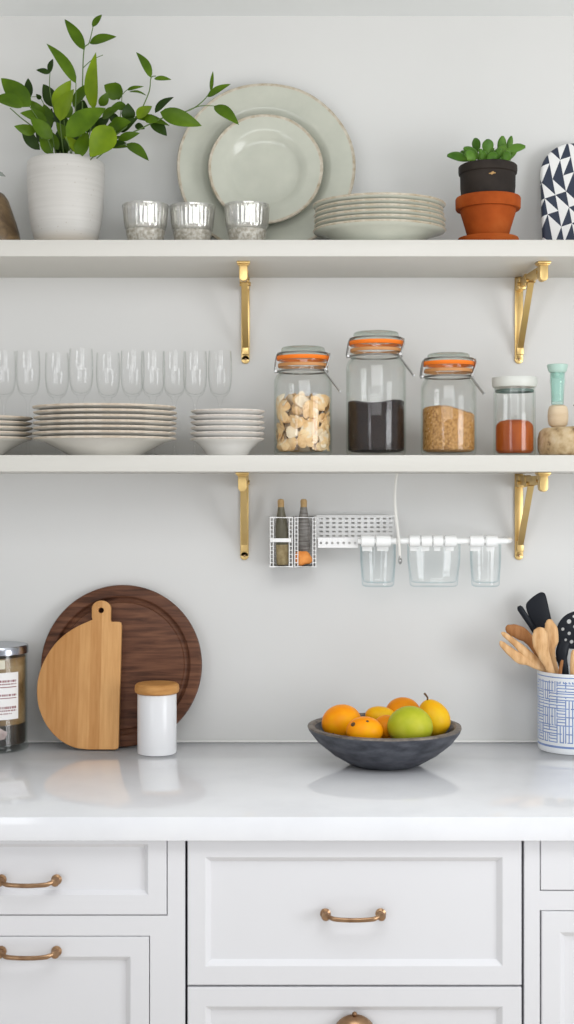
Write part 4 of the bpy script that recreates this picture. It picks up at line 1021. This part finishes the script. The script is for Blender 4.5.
obj('paper_label', bm, [M['label'], M['print']], t, smooth=False)
bm = bmesh.new(); wrap_patch(bm, -40, 28, zz(669.5), zz(660.5), Rf+.0001); obj('cream_tag', bm, M['creamtag'], t, smooth=False)
bm = bmesh.new(); ellipsoid(bm, (.002, -Rf+.0045, .036), .027, .006, .017, u=20, v=12, fn=lambda p: p*(1+.08*math.sin(7*p.x)+.06*math.sin(9*p.z))); obj('pink_lump', bm, M['pinkish'], t)

# ------------------------------------------------------------------ boards
Yb = -.056; th = math.asin(.054/.322)
R = .161
bm = bmesh.new(); tk = .018
lathe(bm, [(0, 0), (R-.004, 0), (R-.001, .002), (R, .005), (R, tk-.005), (R-.0015, tk-.0015), (R-.005, tk), (R*.865, tk), (R*.855, tk-.001), (R*.835, tk-.007), (R*.815, tk-.0085), (R*.79, tk-.007), (R*.775, tk-.0035), (R*.76, tk-.003), (0, tk-.003)], 96)
for v in bm.verts: v.co = Vector((v.co.x, -v.co.z, v.co.y+R))
tag(obj('round_board', bm, M['walnut'], loc=(X(121.5, -.04), Yb, CT+.0006), rot=(-th, 0, 0), angle=25), 'round dark walnut board with a groove leaning on the wall', 'board')
k = .00197
def bp(px, py): return ((px-80)*k, (751-py)*k*.975/math.cos(th))
arc = [(92, 620.5), (84, 624), (74, 629), (64, 636), (55, 645), (47.5, 656), (42, 668), (38.8, 680), (38, 692), (39.2, 704), (42.5, 715), (48, 726), (56, 736), (66, 744), (78, 749.3), (90, 751)]
sm = [(p.x, p.y) for p in smooth_pts([Vector((a, b_, 0)) for a, b_ in arc], 4)]
out = sm+[(118, 751), (120.2, 750), (121, 747.5), (121.6, 626), (121, 623.5), (119, 622.7), (111, 622.5), (110.4, 620), (110.4, 609)]
out += [(100.7+9.7*math.cos(math.radians(a)), 609-8.2*math.sin(math.radians(a))) for a in range(15, 180, 15)]+[(91, 609), (91.2, 618)]
out = [bp(*p) for p in out]; out.reverse()
hole = circ(*bp(100.5, 611), .0055, 24)
bm = flat_mesh([out, hole], .015, .0015)
tag(obj('cutting_board', bm, M['maple'], loc=(X(78.3, -.08), -.0795, CT+.0006), rot=(-th*1.02, 0, 0), angle=50), 'pale maple half-round cutting board with a holed handle, before the walnut board', 'board')

# white canister
Y = -.1135
t = thing('canister', 'white cylindrical canister with a wooden lid beside the boards', 'canister', (X(157, Y), Y, CT+E3))
h = Z(694, Y-.01)-CT; R = .0380
bm = bmesh.new(); lathe(bm, [(0, .001), (R-.003, 0), (R-.0008, .001), (R, .004), (R, h-.002), (R-.001, h), (R-.004, h), (R-.004, .004), (0, .004)], 64)
obj('body', bm, M['whitejar'], t)
bm = bmesh.new(); lathe(bm, [(R-.0065, .0), (R-.001, 0), (R-.001, .0012), (R-.0065, .0012), (R-.0065, 0)], 48)
bm.free()
bm = bmesh.new(); lathe(bm, [(0, h+.0002), (R+.001, h+.0002), (R+.0045, h+.003), (R+.0055, h+.009), (R+.0045, h+.0160), (R+.001, h+.0192), (R-.006, h+.0198), (0, h+.020)], 56); obj('lid', bm, M['lidwood'], t)

# ------------------------------------------------------------------ fruit bowl
BY = -.215; bx_ = X(384.5, BY)
bm = bmesh.new()
Rb = .1435; Hb = Z(725.5, BY)-CT
prof = [(0, .003), (.050, .003), (.053, 0), (.060, 0), (.070, .004), (.099, .021), (.126, .043), (Rb-.003, Hb-.010), (Rb, Hb-.003), (Rb-.001, Hb), (Rb-.010, Hb+.0005), (Rb-.014, Hb-.003), (Rb-.022, Hb-.012), (.106, .036), (.082, .018), (.055, .011), (0, .009)]
mis = [0]*(len(prof)-1)
for q in (8, 9, 10): mis[q] = 1
lathe(bm, prof, 80, mis=mis, rfun=lambda a, z: 1+.004*math.sin(5*a)+.003*math.sin(11*a))
tag(obj('fruit_bowl', bm, [M['bowl'], M['bowl_rim']], loc=(bx_, BY, CT+E3)), 'wide dark slate-coloured bowl of citrus and green fruit on the worktop', 'bowl')
def fruit(name, label, px, py, Y, rx, ry, rz, m, fn=None, rot=None, spots=(), stem=None, cat='fruit', group='fruit in the dark bowl'):
    """spots: (azimuth deg from the camera side, elevation deg, radius)"""
    c = P(px, py, Y)
    t = thing(name, label, cat, c, group=group) if (spots or stem) else None
    bm = bmesh.new(); ellipsoid(bm, (0, 0, 0), rx, ry, rz, 0, rot, 40, 28, fn)
    if not t: return tag(obj(name, bm, m, loc=c), label, cat, group)
    obj('skin', bm, m, t)
    for (az, el, r) in spots:
        a, e = math.radians(az), math.radians(el)
        d = Vector((math.sin(a)*math.cos(e), -math.cos(a)*math.cos(e), math.sin(e)))
        p = Vector((d.x*rx, d.y*ry, d.z*rz)); 
        if rot is not None: p = rot@p
        q = d.to_track_quat('Z', 'Y').to_matrix()
        bm = bmesh.new(); ellipsoid(bm, p*.995, r, r*.8, .0008, 0, q, 14, 8); obj('blemish', bm, M['spot'], t)
    if stem:
        bm = bmesh.new(); sp = smooth_pts([Vector(s) for s in stem], 4); loft(bm, sp, [.0013+.0009*i/len(sp) for i in range(len(sp))], [.0013+.0009*i/len(sp) for i in range(len(sp))], None, 8); obj('stem', bm, M['stem_brown'] if False else M['spot'], t)
    return t
fruit('orange', 'large orange at the left of the bowl', 341.5, 722, -.205, .0375, .0345, .0325, M['orange1'], spots=[(-37, -26, .0035)], rot=Matrix.Rotation(-.2, 3, 'Y'))
fruit('orange', 'spotted small orange at the front left of the bowl', 364.5, 731, -.282, .0335, .028, .0262, M['orange1'], spots=[(-52, 34, .0055), (12, 52, .0030)], fn=lambda p: Vector((p.x*(1+.06*p.z), p.y, p.z-.06*p.x*p.x)))
fruit('orange', 'orange half hidden between the spotted one and the green fruit', 386.5, 728, -.235, .0255, .024, .024, M['orange2'])
fruit('orange', 'elongated yellow-orange fruit behind the spotted small orange', 381, 716, -.185, .030, .0215, .018, M['yellow'], rot=Matrix.Rotation(.12, 3, 'Y'))
fruit('orange', 'orange at the back of the bowl', 403, 713, -.150, .034, .029, .030, M['orange2'])
fruit('green_fruit', 'round green fruit at the front of the bowl', 410, 725.5, -.268, .0418, .037, .0355, M['green'], fn=lambda p: Vector((p.x*(1-.07*p.z), p.y*(1-.07*p.z), p.z)), spots=[(-25, -22, .0022)])
fruit('pear', 'yellow pear-shaped fruit with a dark stem at the right of the bowl', 433, 718, -.206, .0310, .029, .0360, M['yellow'], fn=lambda p: Vector((p.x*(1-.13*p.z-.05*p.z*p.z), p.y*(1-.13*p.z), p.z)), rot=Matrix.Rotation(-.35, 3, 'Y'),
      stem=[(-.0115, -.002, .030), (-.0105, -.003, .038), (-.0135, -.004, .043), (-.0170, -.004, .047)])

# ------------------------------------------------------------------ utensil crock
Y = -.0735; xc = X(573, Y); R = .0695; Hc = Z(675, -.14)-CT
t = thing('utensil_crock', 'round white crock with a blue maze pattern holding cooking utensils', 'crock', (xc, Y, CT+E3))
bm = bmesh.new()
nu, nv = 200, 72
rr = random.Random(11)
grid = [[0]*nv for _ in range(nu)]
v0, v1 = 8, 66
cs = 8
for ci in range(0, nu, cs):
    for cj in range(v0, v1, cs):
        hor = rr.random() < .45
        for i in range(cs):
            for j in range(cs):
                if cj+j >= v1: continue
                if hor: on = (j % 3 == 0 and i < cs-0) or (i == 0 and rr.random() < .7)
                else: on = (i % 3 == 0) or (j == 0 and rr.random() < .7)
                grid[(ci+i) % nu][cj+j] = 1 if on else 0
for i in range(nu):
    grid[i][3] = 1; grid[i][4] = 1; grid[i][v1+3] = 1
rings = []
for j in range(nv+1):
    z = .006+(Hc-.008)*j/nv; r = R*(1-.012*(1-j/nv)**3)
    rings.append([bm.verts.new((r*math.cos(2*PI*i/nu), r*math.sin(2*PI*i/nu), z)) for i in range(nu)])
for j in range(nv):
    for i in range(nu):
        f = bm.faces.new((rings[j][i], rings[j][(i+1) % nu], rings[j+1][(i+1) % nu], rings[j+1][i])); f.material_index = grid[i][j]
prev = rings[0]
for (r, z) in ((R*.965, .001), (R*.93, 0)):
    cur = [bm.verts.new((r*math.cos(2*PI*i/nu), r*math.sin(2*PI*i/nu), z)) for i in range(nu)]
    for i in range(nu): bm.faces.new((prev[i], prev[(i+1) % nu], cur[(i+1) % nu], cur[i]))
    prev = cur
bm.faces.new(prev)
prev = rings[-1]
for q, (r, z) in enumerate(((R-.001, Hc), (R-.004, Hc), (R-.0055, Hc-.004), (R-.006, .012), (R-.010, .008))):
    cur = [bm.verts.new((r*math.cos(2*PI*i/nu), r*math.sin(2*PI*i/nu), z)) for i in range(nu)]
    for i in range(nu):
        f = bm.faces.new((prev[i], prev[(i+1) % nu], cur[(i+1) % nu], cur[i]))
        if q == 1: f.material_index = 1
    prev = cur
bm.faces.new(prev)
obj('crock_body', bm, [M['crockwhite'], M['inkblue']], t)

def utensil(name, label, pts, ws, ts, m, side=(0, -1, 0), cat='utensil', n=6):
    """pts: (px,py,Y)"""
    base = P(*pts[-1]); bm = bmesh.new()
    sp = smooth_pts([P(*p)-base for p in pts], n)
    loft(bm, sp, interp(ws, n), interp(ts, n), side, 16)
    return tag(obj(name, bm, m, loc=base, angle=60), label, cat)
K = .00193
# bottoms stay inside the crock (rim spans px 541..605 there)
utensil('wooden_spoon', 'wooden spoon with a rounded bowl leaning furthest left, uppermost', [(505.5, 628.5, -.080), (508, 628.8, -.080), (514, 630.5, -.080), (521, 633.5, -.080), (528, 638.5, -.078), (534, 648, -.070), (549.5, 672, -.062), (585, 738, -.044)],
        [.003, .0085, .0125, .0135, .0105, .0065, .0055, .005], [.002, .0035, .0045, .005, .005, .004, .0045, .0045], M['spoonwood2'])
# two-pronged wooden fork
base = P(572, 740, -.085)
bm = bmesh.new()
for (pts, ws) in (([(501.5, 632.5, -.100), (505, 635, -.100), (514, 642, -.100), (524, 651, -.099), (536, 662, -.092), (552, 678, -.084), (575, 740, -.080)], [.002, .0050, .0062, .0085, .0095, .0055, .005]),
                  ([(500.3, 641, -.102), (503, 645, -.102), (511, 652, -.102), (520, 658.5, -.101), (532, 663, -.093), (551.5, 679, -.084), (575, 740, -.080)], [.002, .0062, .0085, .0105, .0085, .005, .005])):
    loft(bm, smooth_pts([P(*p)-base for p in pts], 6), interp(ws, 6), interp([.0015, .003, .0035, .004, .004, .0045, .0045], 6), (0, -1, .2), 14)
tag(obj('wooden_fork', bm, M['spoonwood'], loc=base, angle=60), 'two-pronged wooden fork leaning left out of the crock', 'utensil')
utensil('spatula', 'slim black spatula handle leaning left behind the wooden spoons', [(519, 606, -.060), (520.5, 609, -.060), (525, 616, -.060), (532, 627, -.060), (540, 641, -.056), (553.5, 668, -.0500), (590, 736, -.038)],
        [.0035, .0062, .0060, .0052, .005, .005, .005], [.002, .003, .003, .003, .003, .003, .003], M['nylon'])
# black turner: flat blade and handle
t = thing('turner', 'black turner with a broad flat blade standing behind the wooden spoons', 'utensil', P(568, 735, -.032))
T0 = Vector(t.location); Yt = -.046
outl = [(528, 602), (533, 597.5), (539.5, 593.2), (543, 593.0), (545.3, 596), (548.5, 610), (552, 626), (552, 634), (547, 640), (542, 640), (537, 634), (531, 621), (526.5, 607)]
q = [P(a, b_, Yt)-T0 for a, b_ in outl]
bm = flat_mesh([[(p.x, p.z) for p in q][::-1]], .0035, .0012)
for v in bm.verts: v.co.y += Yt-T0.y+.0017
obj('blade', bm, M['nylon'], t)
bm = bmesh.new()
ed = [p for p in smooth_pts([Vector((p.x, Yt-T0.y-.0005, p.z)) for p in q+[q[0]]], 3)]
tube(bm, ed[:-1], .0014, 6, True); obj('rim', bm, M['nylon'], t)
bm = bmesh.new(); loft(bm, smooth_pts([P(546, 636, Yt)-T0, P(554, 662, -.041)-T0, P(568, 735, -.032)-T0], 6), .0055, .004, (0, -1, 0), 12); obj('handle', bm, M['nylon'], t)
utensil('wooden_spoon', 'wooden spoon with a pale oval bowl standing right behind the front spoon', [(547.5, 620, -.088), (549, 622.5, -.088), (551, 630, -.088), (551.5, 640, -.088), (550.5, 650, -.085), (553.5, 662, -.078), (558, 680, -.072), (571, 742, -.062)],
        [.003, .0085, .0135, .0140, .0095, .0062, .0056, .005], [.002, .004, .005, .006, .005, .0045, .0045, .0045], M['spoonwood'])
utensil('wooden_spoon', 'wooden spoon with a round bowl at the front, in front of the turner', [(538.5, 627.5, -.112), (539, 630, -.112), (540, 636, -.112), (541, 644, -.112), (544, 655, -.108), (549.5, 668, -.101), (554, 686, -.098), (558, 742, -.097)],
        [.004, .0115, .0165, .0165, .0120, .0085, .0070, .006], [.0025, .0045, .006, .0065, .006, .005, .005, .0045], M['spoonwood'], side=(.15, -1, .1))
utensil('wooden_spoon', 'wooden handle at the right edge of the crock', [(574, 650, -.118), (573.5, 655, -.118), (573, 668, -.117), (574, 690, -.117), (576, 742, -.116)],
        [.003, .0055, .0060, .0055, .005], [.003, .0045, .005, .0045, .0045], M['spoonwood'])
utensil('wooden_spoon', 'short brown wooden handle between slotted spoon and front spoon', [(562.5, 660, -.108), (561.5, 664, -.108), (560, 676, -.107), (561, 700, -.109), (564, 742, -.112)],
        [.002, .0032, .0036, .0036, .0036], [.002, .003, .0036, .0036, .0036], M['spoonwood2'])
# slotted spoon
t = thing('slotted_spoon', 'black slotted spoon with round holes at the right edge', 'utensil', P(590, 735, -.064))
T0 = Vector(t.location); Ys = -.068
ang = math.radians(-28)
def el(a): 
    x_, z_ = 23.5*math.cos(a), 18.5*math.sin(a)
    return (577+x_*math.cos(ang)-z_*math.sin(ang), 631-(x_*math.sin(ang)+z_*math.cos(ang))*(-1 if False else 1))
ol = []
for k_ in range(48):
    a = 2*PI*k_/48
    ex, ez = 16.5*math.cos(a), 19.5*math.sin(a)
    # tilted bowl: long axis leaning right
    tx = ex*math.cos(-.45)-ez*math.sin(-.45); tz = ex*math.sin(-.45)+ez*math.cos(-.45)
    ol.append(P(575.5+tx*1.12, 630-tz, Ys)-T0)
holes = []
for (hx, hy, hr) in ((540,215,16),(497,267,11.5),(541,296,12),(517,340,9.5),(557,353,13),(574,180,11),(578,250,11),(600,300,12),(612,215,13),(640,260,12),(600,150,10),(600,370,10),(640,330,11)):
    c = P(490+hx/6.83, 590+hy/6.83, Ys)-T0; holes.append(circ(c.x, c.z, hr/6.83*K, 16))
bm = flat_mesh([[(p.x, p.z) for p in ol]]+holes, .003, .0006)
for v in bm.verts: v.co.y += Ys-T0.y+.0015
obj('bowl', bm, M['nylon'], t)
bm = bmesh.new(); loft(bm, smooth_pts([P(565, 642, Ys)-T0, P(562, 652, Ys-.002)-T0, P(563, 664, Ys-.001)-T0, P(570, 690, -.068)-T0, P(590, 735, -.064)-T0], 6), interp([.012, .0125, .0095, .006, .005], 6), .0035, (0, -1, 0), 12); obj('handle', bm, M['nylon'], t)
bm = bmesh.new()
utensil('spatula', 'thin black handle tip showing between the pale spoon and slotted spoon', [(552.5, 655, -.031), (556, 659, -.031), (561, 664, -.030), (566, 678, -.028), (580, 735, -.024)], [.0012, .0026, .0034, .004, .004], [.001, .002, .003, .003, .003], M['nylon'])
bm.free()
